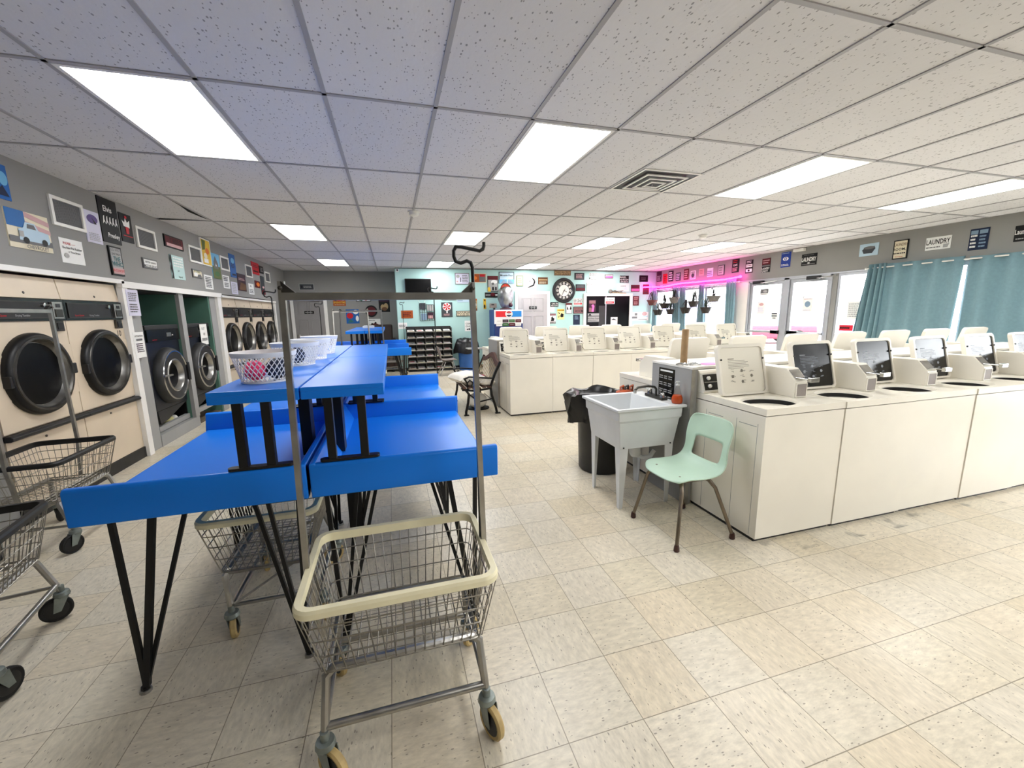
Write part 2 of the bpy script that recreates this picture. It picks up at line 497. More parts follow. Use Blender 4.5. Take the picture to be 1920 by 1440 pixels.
# warped tile by the left wall: its gap's darkness is painted on as flat black
m.quad([(-2.12, 5.20, CEIL - .001), (-2.135, 5.55, CEIL - .001), (-2.175, 5.85, CEIL - .001), (-2.15, 6.1, CEIL - .001), (-2.12, 6.28, CEIL - .001)], 'cavity_dark')
m.quad([(-2.13, 6.30, CEIL - .003), (-2.66, 6.30, CEIL - .003), (-2.69, 6.36, CEIL - .003), (-2.4, 6.335, CEIL - .003)], 'cavity_dark')
struct(m.build('ceiling', smooth=0))

m = MB()
m.box(-3.9, YN, 1.905, XL, YG, CEIL + .05, 'wall')                 # soffit over the machines
m.box(-3.9, YN, 0, -2.74, 3.76, 1.905, 'wall')
m.box(-3.9, 5.38, 0, -2.73, 5.715, 1.905, 'jamb')
m.box(-3.9, 11.34, 0, XL, YG, 1.905, 'wall')
m.box(-3.9, 3.7, 0, -3.75, 11.4, 1.905, 'alcove')
struct(m.build('wall_left', smooth=0))
m = MB()
m.box(-3.7, 5.70, .0, -2.74, 5.72, 1.845, 'alcove'); m.box(-3.7, 7.62, 0, -2.74, 7.66, 1.845, 'alcove')
m.box(-3.7, 6.635, .14, -2.76, 6.755, 1.845, 'alcove'); m.box(-2.76, 6.635, .14, -2.715, 6.755, 1.845, 'jamb')
m.box(-3.7, 7.66, 0, -2.73, 7.88, 1.845, 'jamb')
m.box(-3.72, 5.72, 0, -3.70, 7.62, 1.845, 'alcove'); m.box(-3.7, 5.72, 1.83, -2.74, 7.62, 1.87, 'cavity_dark')
m.box(-3.7, 5.72, 0, -2.725, 6.76, .14, 'jamb'); m.box(-3.7, 6.76, 0, -2.76, 7.62, .03, 'dirt')
struct(m.build('wall_alcove', smooth=0))
m = MB()
m.box(-2.72, 3.0, 1.885, -2.675, 5.40, 1.925, 'trim'); m.box(-2.72, 5.36, 1.845, -2.675, 8.03, 1.912, 'trim')
m.box(-2.72, 8.0, 1.85, -2.675, 11.42, 1.885, 'trim')
m.box(-2.74, 5.375, 0, -2.69, 5.468, 1.88, 'trim'); m.box(-2.74, 7.875, 0, -2.69, 8.02, 1.88, 'trim'); m.box(-2.74, 11.335, 0, -2.69, 11.42, 1.88, 'trim')
struct(m.build('trim_1', smooth=0))
m = MB(); m.box(-3.9, YG, 0, .3, YG + .2, CEIL + .05, 'wall'); struct(m.build('wall_far', smooth=0))
m = MB(); m.box(.17, YB, 0, 8.3, YG + .2, CEIL + .05, 'teal'); struct(m.build('wall_back', smooth=0))
m = MB(); m.box(-3.9, YN - .2, 0, 8.3, YN, CEIL + .05, 'wall'); struct(m.build('wall_near', smooth=0))
m = MB()
m.box(XR, YN, 2.16, 8.25, YG, CEIL + .05, 'wall')
for a, b_ in ((YN, -1.2), (1.6, 3.0), (5.86, 5.965), (7.87, 8.3), (11.38, YG)):
    m.box(XR, a, 0, 8.25, b_, 2.16, 'wall' if a < 7 else 'offwhite')
for a, b_, z in ((-1.2, 1.6, .35), (3.0, 5.86, .35), (8.3, 11.38, .7)):
    m.box(XR, a, 0, 8.25, b_, z, 'offwhite')
struct(m.build('wall_right', smooth=0))
m = MB(); m.box(XR - .012, YN, 2.16, XR, 8.3, 2.185, 'alum'); m.box(XR - .02, 8.3, 2.13, XR, 11.38, 2.16, 'alum'); struct(m.build('trim_2', smooth=0))

def window(no, y0, y1, z0, z1, mull):
    m = MB()
    m.frame('x', y0, y1, z0, z1, .05, .05, 8.06, 8.14, 'alum')
    for y in mull: m.box(8.055, y - .035, z0 + .05, 8.145, y + .035, z1 - .05, 'alum')
    o = struct(m.build('window_%d' % no, smooth=0))
    g = MB(); g.box(8.095, y0 + .05, z0 + .05, 8.101, y1 - .05, z1 - .05, glassy('window_glass')); g.build('pane', o, 0)
window(1, -1.2, 1.6, .35, 2.16, (.2,))
window(2, 3.0, 5.86, .35, 2.16, (4.02, 5.26))
window(3, 8.3, 11.38, .7, 2.13, (9.25, 10.28))

def glass_door(no, y0, y1, hinge_far):
    m = MB(); z1 = 2.12
    m.frame('x', y0, y1, .02, z1, .07, .07, 8.07, 8.12, 'alum'); m.box(8.072, y0 + .07, .09, 8.118, y1 - .07, .3, 'alum')
    o = struct(m.build('door_%d' % no, smooth=0, bevel=.004))
    g = MB(); g.box(8.09, y0 + .07, .3, 8.096, y1 - .07, z1 - .07, glassy('window_glass')); g.build('door_pane', o, 0)
    b = MB(); b.box(8.02, y0 + .04, 1.0, 8.05, y1 - .04, 1.05, 'alum'); b.box(8.02, (y1 - .28) if not hinge_far else y0 + .04, .985, 8.07, (y1 - .04) if not hinge_far else y0 + .22, 1.065, 'panelblack'); b.build('push_bar', o, 0, .004)
    c = MB(); yc = y1 - .25 if hinge_far else y0 + .3
    c.box(7.98, yc - .13, 2.08, 8.06, yc + .13, 2.15, 'blackmetal'); c.tube([(8.0, yc - .05, 2.1), (7.93, yc - .25, 2.1), (8.04, yc - .42, 2.13)], .01, 'steel'); c.build('door_closer', o, 30)
    return o
d1 = glass_door(3, 6.965, 7.83, True); d2 = glass_door(4, 6.0, 6.835, False)
m = MB(); m.box(8.04, 6.84, 0, 8.16, 6.96, 2.16, 'alum'); m.box(8.04, 5.955, 0, 8.16, 5.995, 2.16, 'alum'); m.box(8.04, 7.835, 0, 8.16, 7.88, 2.16, 'alum'); m.box(8.04, 5.955, 2.12, 8.16, 7.88, 2.16, 'alum')
struct(m.build('trim_3', smooth=0, bevel=.004))

def panel_door(no, y, x0, x1, z1, dm, fm, plate, lever_left):
    m = MB(); m.box(x0, y - .05, 0, x1, y - .012, z1, fm); m.box(x0 + .085, y - .052, 0, x1 - .085, y - .01, z1 - .07, dm)
    o = struct(m.build('door_%d' % no, smooth=0, bevel=.003))
    a, b_ = x0 + .085, x1 - .085; w = b_ - a
    p = MB(); p.box(a + .005, y - .058, .01, b_ - .005, y - .05, z1 - .075, dm)
    for u0, u1 in ((.14, .45), (.55, .86)):
        for v0, v1 in ((.12, .76), (.88, 1.42), (1.55, z1 - .2)):
            X0, X1 = a + u0 * w, a + u1 * w
            p.tube([(X0, y - .059, v0), (X1, y - .059, v0), (X1, y - .059, v1), (X0, y - .059, v1)], .011, dm, 6, True)
            p.box(X0 + .04, y - .066, v0 + .04, X1 - .04, y - .05, v1 - .04, dm)
    p.build('door_leaf', o, 30)
    h = MB(); hx = a + .07 if lever_left else b_ - .07
    h.lathe([(.03, 0), (.03, -.012), (.012, -.02), (.012, -.045), (.03, -.055), (.028, -.08), (.001, -.085)], (hx, y - .058, 1.0), 'chrome', 16, 'y')
    h.build('door_knob', o)
    s = MB(); xm = (a + b_) / 2
    s.box(xm - .12, y - .067, plate - .04, xm + .12, y - .06, plate + .04, 'panelblack'); art(s, (xm - .12, y - .067, plate - .04), (1, 0, 0), (0, 0, 1), (0, -1, 0), .24, .08, [('L', .1, .3, .9, .7, 1, 'lgrey')]); s.build('door_plate', o, 0)
    return o
panel_door(1, YG, -2.61, -1.685, 2.1, 'doorgrey', 'trim', 1.62, True)
panel_door(2, YB, 3.415, 4.475, 2.125, 'doorlight', 'trim', 1.66, False)
dc = MB(); dc.box(-2.0, YG - .12, 1.93, -1.78, YG - .06, 1.98, 'steel'); dc.tube([(-1.95, YG - .1, 1.95), (-2.12, YG - .16, 1.95), (-1.98, YG - .06, 2.0)], .01, 'steel'); tag(dc.build('door_closer'), 'steel closer arm at the top of the dark grey panelled door', 'door closer')

# office window in the back wall
m = MB()
m.frame('y', 5.56, 7.215, .95, 2.06, .09, .075, YB - .05, YB, 'trim')
w4 = struct(m.build('window_4', smooth=0, bevel=.004))
m = MB(); m.box(5.65, YB - .012, 1.02, 7.125, YB - .006, 1.985, 'darkglass'); m.box(6.30, YB - .02, 1.02, 6.33, YB - .012, 1.985, 'alum'); m.box(6.08, YB - .018, 1.02, 6.30, YB - .012, 1.7, 'charcoal'); m.build('pane', w4, 0)
m = MB(); m.box(.17, YB - .015, 0, 3.41, YB, .09, 'blackplastic'); m.box(4.48, YB - .015, 0, XR, YB, .09, 'blackplastic'); struct(m.build('baseboard_back', smooth=0))
m = MB(); m.box(.17, YB - .012, 2.712, XR, YB, CEIL, 'darksteel'); struct(m.build('trim_4', smooth=0))

# ---------------------------------------------------------------- ceiling fittings
def ceiling_light(i, j, label):
    x0, y0 = gx0 + i * dx, gy0 + j * dy
    t = thing('ceiling_light', label, 'ceiling light', (x0 + dx / 2, y0 + dy / 2, CEIL), 0, 'recessed ceiling light panels')
    w, d = dx / 2 - .014, dy / 2 - .014
    f = MB()
    f.frame('z', -w, w, -d, d, .022, .022, -.004, .006, 'trim')
    f.build('light_frame', t, 0)
    g = MB(); g.box(-w + .02, -d + .02, -.002, w - .02, d - .02, .004, mat('lit_diffuser', '#ffffff', .6, 0, 0, 3, emit=LAMP)); g.build('diffuser', t, 0)
colname = {0: 'left of the tables', 4: 'between tables and washers', 8: 'above the rows of washers', 12: 'closest to the window wall'}
for i in (0, 4, 8, 12):
    for j, rn in ((-3, 'overhead at the near end'), (0, 'level with the air vent'), (3, 'in the middle row'), (6, 'in the row against the back wall')):
        if j == -3 and i == 0: continue
        ceiling_light(i, j, 'lit panel %s, %s' % (rn, colname[i]))

t = thing('ceiling_vent', 'square stepped air vent between two lit ceiling panels', 'air vent', (2.477, 3.62, CEIL))
m = MB()
for k, (a, z) in enumerate(((.30, 0), (.215, -.012), (.145, -.02), (.08, -.026))):
    b_ = a - .02
    m.frame('z', -a, a, -a, a, .02, .02, z - .006, z + .002, 'offwhite')
    m.prism([(-b_, -.001), (-b_ + .05, .004), (-b_ + .05, -.002)], 'y', -b_, b_, 'steel') if k < 3 else None
m.build('louvre', t, 0)
m = MB(); m.box(-.29, -.29, -.002, .29, .29, .003, 'blackmetal'); m.build('vent_throat', t, 0)
m = MB(); m.tube([(0, .02, -.02), (-.02, .02, -.05), (-.05, .1, -.03)], .004, 'offwhite'); m.build('damper_lever', t)
for (x, y), lb in (((.339, 5.291), 'white round smoke detector on the ceiling above the folding tables'), ((4.984, 5.874), 'white round smoke detector on the ceiling above the washers')):
    m = MB(); m.lathe([(.001, -.05), (.04, -.05), (.055, -.04), (.06, -.012), (.07, -.01), (.07, 0)], (0, 0, 0), 'offwhite', 20)
    tag(m.build('smoke_detector', loc=(x, y, CEIL)), lb, 'smoke detector', 'smoke detectors')
m = MB(); m.box(7.98, 6.55, 2.66, 8.05, 6.78, 2.72, 'offwhite'); tag(m.build('wall_chime', smooth=0, bevel=.008), 'small off white box at the top of the wall over the entry doors', 'chime box')

# ---------------------------------------------------------------- machines
def rr(cx, cy, w, h, r, n=5):
    p = []
    for qx, qy, a0 in ((1, 1, 0), (-1, 1, PI / 2), (-1, -1, PI), (1, -1, 1.5 * PI)):
        for k in range(n + 1):
            a = a0 + PI / 2 * k / n
            p.append((cx + qx * (w / 2 - r) + r * math.cos(a), cy + qy * (h / 2 - r) + r * math.sin(a)))
    return p

def loop_ring(m, outer, inner, f, k):
    """flat ring between two loops of equal length, f maps 2D to 3D"""
    b = len(m.v); n = len(outer)
    m.v += [Vector(f(p)) for p in outer] + [Vector(f(p)) for p in inner]
    kk = m.mi(k)
    for i in range(n):
        j = (i + 1) % n
        m.f.append(((b + i, b + j, b + n + j, b + n + i), kk))

WW, WD, WH = .67, .63, .905
def make_washer(label, dark):
    t = thing('top_load_washer', label, 'washing machine')
    m = MB(); m.box(.0012, 0, .025, WW - .0012, WD, .856, 'cream')
    for y in (.05, .22, .50): m.box(.0004, y, .04, .003, y + .004, .80, 'jamb')
    for y in (.06, .34): m.box(.0004, y, .775, .003, y + .14, .78, 'jamb')
    m.build('cabinet', t, 0, .006)
    m = MB(); m.box(.012, .02, 0, WW - .012, WD - .01, .03, 'blackplastic'); m.build('base', t, 0)
    m = MB(); n = 40; cx, cy, rx, ry = .235, .195, .195, .150
    el = []; sq = []
    hx, hy = WW, WD
    for q in range(n):
        a = 2 * PI * q / n + PI / n
        c, s = math.cos(a), math.sin(a)
        el.append((cx + rx * c, cy + ry * s))
        ts = [((WW - .0006 - cx) / c if c > 0 else (.0006 - cx) / c), ((WD - cy) / s if s > 0 else (-.004 - cy) / s)]
        k = min(ts); sq.append((cx + c * k, cy + s * k))
    for c_ in ((.0006, -.004), (WW - .0006, -.004), (WW - .0006, WD), (.0006, WD)):
        i = min(range(n), key=lambda i: (sq[i][0] - c_[0]) ** 2 + (sq[i][1] - c_[1]) ** 2); sq[i] = c_
    loop_ring(m, sq, el, lambda p: (p[0], p[1], WH), 'creamtop')
    b = len(m.v); kk = m.mi('cream')
    m.v += [Vector((p[0], p[1], WH)) for p in sq] + [Vector((p[0], p[1], .862)) for p in sq]
    for i in range(n): m.f.append(((b + i, b + n + i, b + n + (i + 1) % n, b + (i + 1) % n), kk))
    b = len(m.v)
    m.v += [Vector((p[0], p[1], WH)) for p in el] + [Vector((cx + (p[0] - cx) * .94, cy + (p[1] - cy) * .94, .88)) for p in el]
    for i in range(n): m.f.append(((b + i, b + (i + 1) % n, b + n + (i + 1) % n, b + n + i), kk))
    m.build('top_deck', t, 30)
    m = MB(); e2 = [(cx + (p[0] - cx) * .93, cy + (p[1] - cy) * .93) for p in el]
    b = len(m.v); kb = m.mi('basin')
    m.v += [Vector((p[0], p[1], .885)) for p in e2] + [Vector((cx + (p[0] - cx) * .86, cy + (p[1] - cy) * .86, .60)) for p in e2]
    for i in range(n): m.f.append(((b + i, b + (i + 1) % n, b + n + (i + 1) % n, b + n + i), kb))
    m.f.append((tuple(range(b + n, b + 2 * n)), kb))
    m.lathe([(.05, .60), (.035, .72), (.03, .8), (.001, .81)], (cx, cy, 0), 'greyplastic', 12)
    m.build('tub', t, 40)
    # open lid leaning back, its inside to the front
    R = Matrix.Translation((0, .40, WH + .004)) @ Matrix.Rotation(-.235, 4, 'X')
    lw, lh = .415, .372; cxl = .235
    m = MB()
    m.prism(rr(cxl, lh / 2, lw, lh, .035), 'y', .004, .022, 'cream')
    o_ = rr(cxl, lh / 2, lw, lh, .035); i_ = rr(cxl, lh / 2 - .004, lw - .036, lh - .04, .024)
    loop_ring(m, o_, i_, lambda p: (p[0], -.012, p[1]), 'cream')
    loop_ring(m, o_, o_, lambda p: (p[0], -.012, p[1]), 'cream'); b = len(m.v) - len(o_)
    for q in range(len(o_)): m.v[b + q] = Vector((o_[q][0], .004, o_[q][1]))
    loop_ring(m, i_, i_, lambda p: (p[0], -.012, p[1]), 'cream'); b = len(m.v) - len(i_)
    for q in range(len(i_)): m.v[b + q] = Vector((i_[q][0], .004, i_[q][1]))
    for x in (cxl - lw / 2 + .02, cxl + lw / 2 - .02): m.lathe([(.007, 0), (.007, -.006), (.001, -.008)], (x, -.012, .26), 'blackplastic', 8, 'y')
    m.xf(R); lid = m.build('lid', t, 40)
    m = MB(); pm = 'panelblack' if dark else 'creamtop'
    m.prism(rr(cxl, lh / 2 - .004, lw - .038, lh - .042, .024), 'y', -.003, .003, pm)
    pc = 'litprint' if dark else 'labelpaper'
    pr_ = M_(pc); k = m.mi(pr_); rnd = random.Random(3)
    def bar(x0, x1, z, h): m.quad([(x0, -.0036, z), (x1, -.0036, z), (x1, -.0036, z + h), (x0, -.0036, z + h)], pr_)
    bar(.115, .17, .262, .006)
    for q in range(6): bar(.115, .115 + .13 + .09 * rnd.random(), .25 - q * .011, .003)
    for gx in range(3):
        for gz in range(3):
            x = .125 + gx * .085; z = .085 + gz * .04
            for q in range(5):
                a, b2 = rnd.random() * .03, rnd.random() * .022
                bar(x + a, x + a + .005 + .02 * rnd.random(), z + b2, .0025)
            if (gx + gz) % 2: m.quad([(x + .02 + .012 * math.cos(v), -.0038, z + .012 + .012 * math.sin(v)) for v in [q * PI / 4 for q in range(8)]], pr_)
    m.xf(R); m.build('lid_panel', lid, 30)['label'] = 'black printed lid lining' if dark else 'pale lid lining with printed diagrams'
    # console at the back with its knob panel
    m = MB(); m.prism([(.545, WH), (.598, 1.055), (.612, 1.072), (WD, 1.075), (WD, WH)], 'x', .001, WW - .001, 'cream')
    con = m.build('console', t, 0, .004)
    m = MB(); m.box(.006, -.006, .012, .32, .004, .152, 'offwhite'); m.box(.016, -.009, .022, .31, .0, .142, 'panelblack')
    for z in (.112, .052): m.lathe([(.015, 0), (.014, -.012), (.007, -.016), (.001, -.017)], (.06, -.009, z), 'offwhite', 10, 'y')
    m.box(.02, -.0098, .080, .30, -.0088, .085, 'steel')
    m.xf(Matrix.Translation((0, .545, WH)) @ Matrix.Rotation(-.34, 4, 'X'))
    m.build('control_panel', con, 30)
    # coin box reaching forward over the deck
    x0, x1 = .468, .578
    m = MB(); pf = [(.60, WH), (.60, 1.105), (.285, 1.105), (.205, 1.02), (.205, WH)]
    m.prism(pf, 'x', x0, x1, 'cream')
    cb = m.build('coin_box', t, 0, .003)
    m = MB(); m.frame('y', x0 + .006, x1 - .006, WH + .004, 1.008, .006, .006, .198, .2045, 'cream'); m.box(x0 + .012, .2, WH + .01, x1 - .012, .2045, 1.002, 'greyplastic'); m.build('coin_return', cb, 0)
    m = MB()
    v = Vector((0, .08, .085)).normalized(); u = Vector((0, -.085, .08)).normalized()
    m.box(x0 + .012, -.002, 0, x1 - .012, .004, .085, 'steel'); m.xf(Matrix.Translation((0, .214, 1.034)) @ Matrix.Rotation(-.755, 4, 'X'))
    m.box(x0 + .02, .12, 1.040, x1 - .03, .26, 1.047, 'chrome'); m.box(x0 + .012, .105, 1.028, x1 - .022, .13, 1.058, 'chrome')
    m.build('coin_slide', cb, 0, .002)
    return t

ordn = ['first', 'second', 'third', 'fourth', 'fifth', 'sixth', 'seventh']
PW = make_washer('white top load washer at the near left corner, pale open lid, beside the mint chair', False)
PW.location = (2.208, 1.95, 0); PW['group'] = 'top load washers'
PD = make_washer('second washer from the mint chair in the near row, black lid lining', True)
PD.location = (2.208 + .673, 1.945, 0); PD['group'] = 'top load washers'
for k in range(2, 6):
    dup(PD, '%s washer from the mint chair in the near row, black lid lining' % ordn[k], (2.208 + .673 * k, 1.95 - .006 * (k % 2), 0), 0)
for k in range(7):
    dup(PW, '%s white washer on the far side of the near bulkhead, counted from the sink' % ordn[k], (2.208 + .673 * k + WW, 3.68, 0), PI)
for k in range(7):
    dup(PW, '%s white washer from the bench in the row facing the aisle further back' % ordn[k], (1.622 + .672 * k, 5.72 + .004 * (k % 2), 0), 0)
for k in range(7):
    dup(PW, '%s white washer on the far side of the back bulkhead, counted from the bench' % ordn[k], (1.622 + .672 * k + WW, 7.62, 0), PI)

def bulkhead(label, plabel, x0, x1, y0, y1, sticker):
    t = thing('bulkhead', label, 'bulkhead', (x0, y0, 0))
    w, d = x1 - x0, y1 - y0
    m = MB(); m.box(.01, .04, 0, w, d - .02, 1.07, 'jamb'); m.build('core', t, 0)
    m = MB(); m.box(.0, .036, 1.076, w, d, 1.098, 'offwhite'); m.build('top_cap', t, 0, .003)
    t = thing('end_panel', plabel, 'end panel', (x0, y0, 0))
    m = MB(); m.box(-.055, .005, 0, -.004, d, 1.082, 'jamb'); m.build('panel_board', t, 0, .003)
    m = MB(); m.box(-.058, .0, 1.082, -.004, d + .002, 1.098, 'offwhite'); m.box(-.06, -.0, .0, -.03, .0045, 1.082, 'steel'); m.build('edge_trim', t, 0)
    if sticker:
        m = MB(); W_ = .20
        m.box(-.0575, .20, .775, -.055, .20 + W_, .775 + .28, 'panelblack')
        items = [('B', .1, .9, .9, .95, 'white')] + [('L', .08 + .3 * c, .08 + .2 * r, .32 + .3 * c, .2 + .2 * r, 2, 'lgrey') for c in range(3) for r in range(4)]
        art(m, (-.0575, .20 + W_, .775), (0, -1, 0), (0, 0, 1), (-1, 0, 0), W_, .28, items)
        m.build('price_sticker', t, 0)['label'] = 'black price sticker'
bulkhead('long white capped bulkhead running between the two near washer rows', 'grey end panel with a black price sticker, behind the utility sink', 2.203, 2.208 + .673 * 7, 2.55, 3.05, True)
bulkhead('long white capped bulkhead running between the two washer rows further back', 'plain grey end panel beside the wooden bench', 1.655, 1.622 + .672 * 7, 6.36, 6.985, False)

# tumble dryers
def make_dryer(label, group, num=None):
    t = thing('tumble_dryer', label, 'tumble dryer', group=group)
    W_ = .806; e = .004
    m = MB(); m.box(-.75, e, 0, -.03, W_ - e, 1.87, 'beige'); m.build('cabinet', t, 0)
    m = MB(); m.prism([(-.06, 1.69), (.0, 1.695), (-.022, 1.868), (-.06, 1.868)], 'y', e, W_ - e, 'beige'); m.lathe([(.011, 0), (.011, .012), (.002, .014)], (-.014, .44, 1.735), 'darksteel', 10, 'x'); m.build('header_panel', t, 0, .003)
    m = MB(); m.box(-.04, .002, 1.515, .012, W_ - .002, 1.69, 'panelblack'); m.box(.01, .03, 1.535, .016, .62, 1.668, 'blackplastic')
    m.frame('x', .03, .62, 1.535, 1.668, .006, .006, .0165, .019, 'darksteel')
    put_text(m, 'Speed Queen', (.0175, .16, 1.556), (0, 1, 0), (0, 0, 1), .02, .2, ink('red')); put_text(m, 'Drying Tumbler', (.0175, .36, 1.556), (0, 1, 0), (0, 0, 1), .02, .18, ink('lgrey'))
    m.lathe([(.018, 0), (.018, .02), (.001, .022)], (.016, .565, 1.64), 'chrome', 12, 'x')
    cp = m.build('control_panel', t, 30)
    m = MB(); m.box(.0, .65, 1.53, .03, .76, 1.67, 'steel'); m.box(.028, .665, 1.545, .036, .745, 1.61, 'darksteel'); m.box(.03, .685, 1.625, .034, .73, 1.655, 'blackplastic'); m.build('coin_slot', cp, 0, .003)
    m = MB(); m.box(-.04, e, .70, .0, W_ - e, 1.513, 'beige')
    m.box(-.002, .0, .885, .006, .12, 1.31, 'beige'); m.box(-.002, W_ - .09, .885, .006, W_, 1.31, 'beige')
    m.box(.0, .66, 1.425, .022, .75, 1.513, 'darksteel'); m.box(.02, .675, 1.44, .026, .735, 1.495, 'blackplastic')
    if num: put_text(m, num, (.0015, .715, 1.375), (0, 1, 0), (0, 0, 1), .06, .06, ink('black'))
    m.build('front_panel', t, 0)
    c = (0, .40, 1.10)
    m = MB(); m.lathe([(.325, 0), (.325, .028), (.314, .052), (.298, .060)], c, 'blackmetal', 40, 'x', False); m.lathe([(.304, .050), (.294, .066), (.276, .066), (.266, .052)], c, 'darksteel', 40, 'x', False)
    m.lathe([(.268, .056), (.262, .03), (.25, .006), (.001, .004)], c, 'steel', 40, 'x', False)
    dr = m.build('door', t, 40)
    m = MB(); m.lathe([(.246, .010), (.12, .016), (.001, .018)], c, 'darkglass', 40, 'x', False); m.build('door_glass', dr, 40)
    m = MB(); m.box(.0, .69, 1.06, .06, .745, 1.15, 'blackplastic'); m.box(.0, .075, 1.03, .055, .13, 1.12, 'blackplastic'); m.build('door_latch', dr, 0, .006)
    m = MB(); m.prism([(-.01, .645), (.03, .645), (.05, .655), (.05, .675), (.03, .69), (-.01, .69)], 'y', .0, W_, 'blackplastic'); m.build('handle_bar', t, 0, .003)
    m = MB(); m.box(-.04, e, .118, .0, W_ - e, .648, 'beige'); m.lathe([(.01, 0), (.01, .006), (.001, .007)], (0, .36, .6), 'darksteel', 8, 'x'); m.build('lower_panel', t, 0)
    m = MB(); m.box(-.04, 0, 0, .012, W_, .115, 'blackplastic'); m.build('kick_plate', t, 0)
    return t
dr = make_dryer('cream tumble dryer at the near end of the left wall, behind the dark rimmed cart', 'tumble dryers in the near bank')
dr.location = (-2.735, 3.765, 0)
d2_ = make_dryer('cream tumble dryer marked 10 beside the white post with paper notices', 'tumble dryers in the near bank', '10')
d2_.location = (-2.735, 4.572, 0)
for k in range(4):
    dup(dr, '%s cream tumble dryer beyond the black washers, counted from the white post' % ordn[k], (-2.735, 8.03 + .822 * k, 0))['group'] = 'tumble dryers in the far bank'

def make_front_loader(label, y, w):
    t = thing('front_load_washer', label, 'washing machine', (-2.785, y, 0), 0, 'black front load washers')
    m = MB(); m.box(-.65, .0, .40, 0, w, 1.43, 'navyenamel'); m.build('cabinet', t, 0, .012)
    m = MB(); m.box(-.0, .01, 1.24, .02, w - .01, 1.385, 'panelblack'); m.box(.018, .45, 1.29, .024, .56, 1.34, 'steel'); m.box(.02, .585, 1.30, .026, .60, 1.315, 'offwhite'); put_text(m, 'Speed Queen', (.021, .16, 1.262), (0, 1, 0), (0, 0, 1), .018, .2, ink('red')); m.build('control_panel', t, 0)
    m = MB(); m.box(-.1, 0, 1.385, .015, w, 1.44, 'charcoal'); m.build('top_edge', t, 0, .006)
    c = (.0, w / 2, .80)
    m = MB(); m.lathe([(.36, -.0), (.36, .02), (.345, .06), (.325, .085), (.305, .09)], c, 'charcoal', 36, 'x', False); m.lathe([(.318, .085), (.312, .096), (.300, .096), (.296, .084)], c, 'chrome', 36, 'x', False); m.lathe([(.298, .084), (.21, .081), (.205, .05)], c, 'charcoal', 36, 'x', False)
    d = m.build('door', t, 40)
    m = MB(); m.lathe([(.21, .083), (.20, .092), (.19, .092), (.18, .08), (.165, .03)], c, 'steel', 36, 'x', False); m.build('door_ring', d, 40)
    m = MB(); m.lathe([(.172, .035), (.12, .01), (.001, .004)], c, 'darkglass', 30, 'x', False); m.build('door_glass', d, 40)
    m = MB(); m.box(.04, w / 2 + .28, .69, .105, w / 2 + .34, .93, 'blackplastic'); m.build('door_hinge', d, 0)
    m = MB(); m.tube([(.09, w / 2 - .30, .82), (.11, w / 2 - .15, .82)], .012, 'steel'); m.build('door_handle', d, 30)
    m = MB(); m.box(-.05, .0, .15, -.0, w, .21, 'jamb'); m.build('base_rail', t, 0)
    m = MB(); m.box(-.6, .02, .142, -.3, w - .02, .42, 'blackmetal'); m.box(-.3, .0, .142, -.02, .02, .42, 'blackmetal'); m.box(-.3, w - .02, .142, -.02, w, .42, 'blackmetal'); m.prism([(.02, .40), (w - .02, .40), (w * .62, .33), (w * .3, .26), (.05, .24)], 'x', -.05, 0, 'charcoal'); m.build('void_lining', t, 0)  # black boxes put the darkness of the open void into colour; charcoal lip above
    return t
make_front_loader('black front load washer in the alcove nearest the tumble dryers', 5.84, .79)
make_front_loader('black front load washer bearing a white out of order paper', 6.765, .85)
m = MB(); m.box(0, 0, 0, .003, .24, .31, 'paper')
art(m, (.003, 0, 0), (0, 1, 0), (0, 0, 1), (1, 0, 0), .24, .31, [('T', 'OUT', .42, .78, .12, 'grey'), ('T', 'OF', .5, .52, .12, 'grey'), ('T', 'ORDER', .5, .26, .14, 'grey')])
tag(m.build('paper_notice', smooth=0, loc=(-2.755, 7.235, 1.115)), 'white out of order paper hung on the second black washer', 'notice')
m = MB(); m.ball((0, 0, .05), .06, ink('paleyellow'), 10, (1, 1.5, .8)); m.ball((.03, .09, .05), .045, 'offwhite', 10, (1, 1, 1))
tag(m.build('cloth_bundle', loc=(-2.93, 6.36, .142)), 'small pale yellow cloth bundle on the sill beneath the first black washer', 'cloth')

# louvred vents high on the left wall
for q, (a, b_, z0, z1) in enumerate(((4.58, 4.978, 2.318, 2.563), (5.808, 6.208, 2.318, 2.552), (7.072, 7.476, 2.311, 2.544), (8.198, 8.59, 2.314, 2.545), (9.457, 9.862, 2.306, 2.549), (10.772, 11.173, 2.302, 2.536))):
    t = thing('wall_vent', '%s white framed louvred vent on the left wall, counted from the tumble dryers' % ordn[q], 'vent', (XL, (a + b_) / 2, z0), 0, 'louvred vents on the left wall')
    w = (b_ - a) / 2; h = z1 - z0; m = MB()
    m.frame('x', -w, w, 0, h, .03, .028, 0, .018, 'offwhite')
    m.build('vent_frame', t, 0, .002)
    m = MB(); m.box(.001, -w + .03, .028, .003, w - .03, h - .028, 'charcoal')
    n = 26
    for i in range(n):
        y = -w + .036 + (2 * w - .072) * i / (n - 1); m.box(.003, y - .0042, .029, .006, y + .0042, h - .029, ink('grey'))
    m.build('louvre', t, 0)

